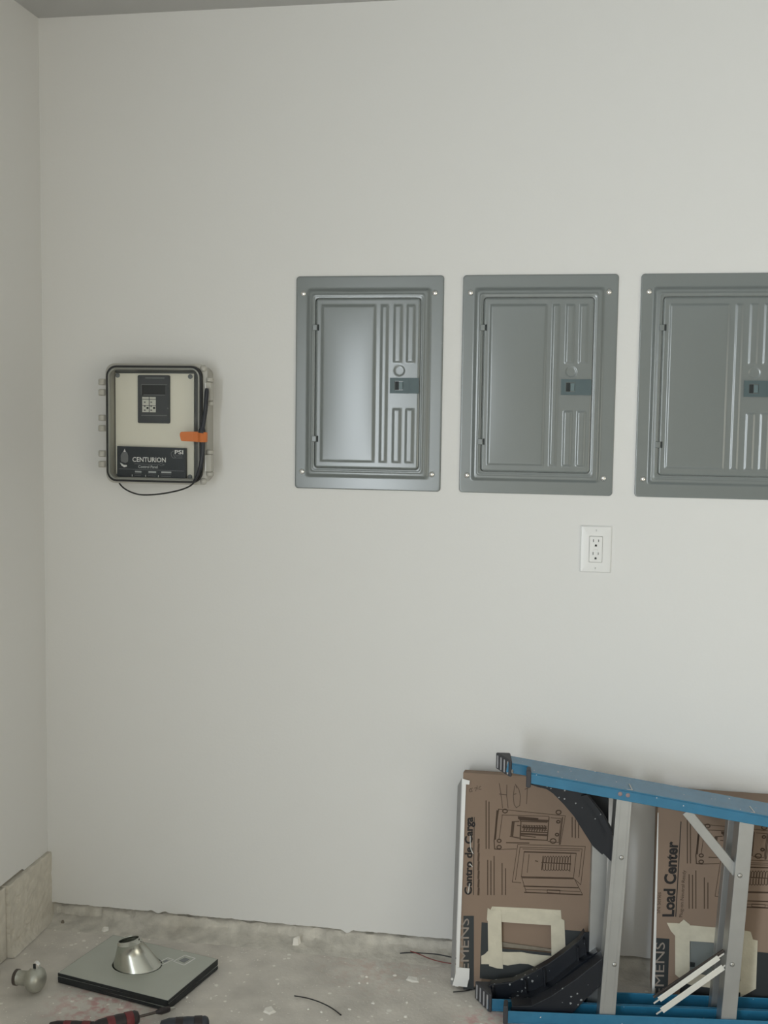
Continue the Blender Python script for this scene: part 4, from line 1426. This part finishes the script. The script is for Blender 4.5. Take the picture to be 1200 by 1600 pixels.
tipB = onZ(273, 1574.5, 0.016)
driver('nut_driver', 'red and black nut driver lying with its tip towards the flashing', tipB, (-0.080, -0.066), 0.0165, 'grip_black', 'red', group=None)
endA = onZ(152, 1606, 0.018)
driver('screwdriver', 'dark red screwdriver handle just entering the bottom edge of the photo', Vector((endA.x, endA.y, 0)), (-0.99, -0.16), 0.0165, 'grip_black', 'red', False, 0.0155)
endC = onZ(327, 1602, 0.014)
driver('pry_tool', 'slate black tool handle at the bottom edge right of the red driver', Vector((endC.x, endC.y, 0)), (-0.95, -0.32), 0.0185, 'navy', 'grip_black', False, 0.018)

# ================================================================== WIRES
def wire(name, pts, r_, material, label):
    o = MB().tube(curve(pts, 8), r_, 8).build(name, material, None, smooth=60)
    return tag(o, label, 'wire')


z_ = 0.0016
wire('wire_offcut', [onZ(460, 1556, z_), onZ(480, 1559.5, z_ + .002), onZ(500, 1566, z_ + .003), onZ(518, 1575, z_ + .002), onZ(533, 1586, z_)], 0.0015, 'wire_black', 'short curved black wire offcut lying alone on the open floor')
q = lambda x_, y_, z: onZ(x_, y_, z)
wire('black_wire', [onY(625, 1489.5, -.030), onY(642, 1488.5, -.032), onY(662, 1489.5, -.036), onY(685, 1491.5, -.04), onY(716, 1498, -.044)], 0.0017, 'wire_black', 'thin black wire running behind the foot of the corner bead')
wire('red_wire', [onY(641, 1486, -.030), onY(655, 1491, -.038), onY(672, 1498, -.044), onY(690, 1503, -.048), onY(716, 1507, -.050)], 0.0014, 'wire_red', 'thin red wire crossing the black one by the wall foot')
wire('bent_strand', [q(708, 1550, .0016), q(722, 1549, .0016), q(735, 1546.5, .0016), q(746, 1544, .0016)], 0.0014, 'wire_black', 'short thin black strand lying under the foot of the Centro de Carga box')  # thin dark curve along the carton's foot

# ================================================================== DEBRIS
def chip(name, c_, sx, sy, sz, material, rot, label, cat, group=None, n=7):
    rnd = random.Random(int(c_.x * 9999) + int(c_.y * 777))
    pts = []
    for k in range(n):
        a_ = 2 * math.pi * k / n + rnd.uniform(-.25, .25)
        rr_ = rnd.uniform(0.7, 1.05)
        x_, y_ = sx * rr_ * math.cos(a_), sy * rr_ * math.sin(a_)
        pts.append(Vector((x_ * math.cos(rot) - y_ * math.sin(rot), x_ * math.sin(rot) + y_ * math.cos(rot), 0)))
    top = [p_ * rnd.uniform(0.55, 0.85) + Vector((0, 0, sz * rnd.uniform(0.7, 1.1))) for p_ in pts]
    base = Vector((c_.x, c_.y, -0.001))
    o = MB().loft([[p_ for p_ in pts], [p_ for p_ in top]])
    o.v = [p_ + base for p_ in o.v]
    o = o.build(name, material)
    return tag(o, label, cat, group)


chip('plaster_chip', onZ(420, 1579, 0), 0.020, 0.022, 0.004, 'chip', 0.2, 'largest flat pale plaster chip left of the black wire offcut', 'debris', 'plaster chips', 5)
chip('plaster_chip', onZ(165, 1454, 0), 0.013, 0.010, 0.010, 'chip', 0.4, 'white plaster chip on the floor behind the flashing cone', 'debris', 'plaster chips')
chip('concrete_crumb', onZ(98, 1442, 0), 0.006, 0.006, 0.009, 'stone', 0.4, 'dark concrete crumb at the foot of the corner', 'debris')
chip('plaster_chip', onZ(141, 1560, 0), 0.007, 0.004, 0.003, 'chip', 0.3, 'small white chip on the pink floor stain', 'debris', 'plaster chips')
chip('concrete_chunk', onY(464, 1466, -0.018) * 1.0, 0.017, 0.010, 0.024, 'chip', 0.2, 'pale triangular concrete chunk against the wall foot', 'debris', None, 5)
chip('plaster_chip', onZ(645, 1530, 0), 0.020, 0.022, 0.003, 'chip', 0.8, 'pale angular plaster chip left of the corner bead foot', 'debris', 'plaster chips', 5)
for k, (x_, y_, s) in enumerate(((573, 1526, 3.5), (574, 1536, 3), (435, 1537, 3.5), (583, 1567, 5), (546, 1577, 4), (617, 1524, 4.5), (634, 1588, 5), (636, 1566, 4), (502, 1581, 3), (561, 1536, 3), (482, 1577, 2.5), (292, 1558, 4), (330, 1560, 4), (188, 1570, 3))):
    chip('plaster_crumb', onZ(x_, y_, 0), s * 0.0014, s * 0.0011, 0.0028, 'chip', k * 0.7, 'tiny pale plaster crumb scattered on the open floor', 'debris', 'plaster crumbs on the floor', 6)
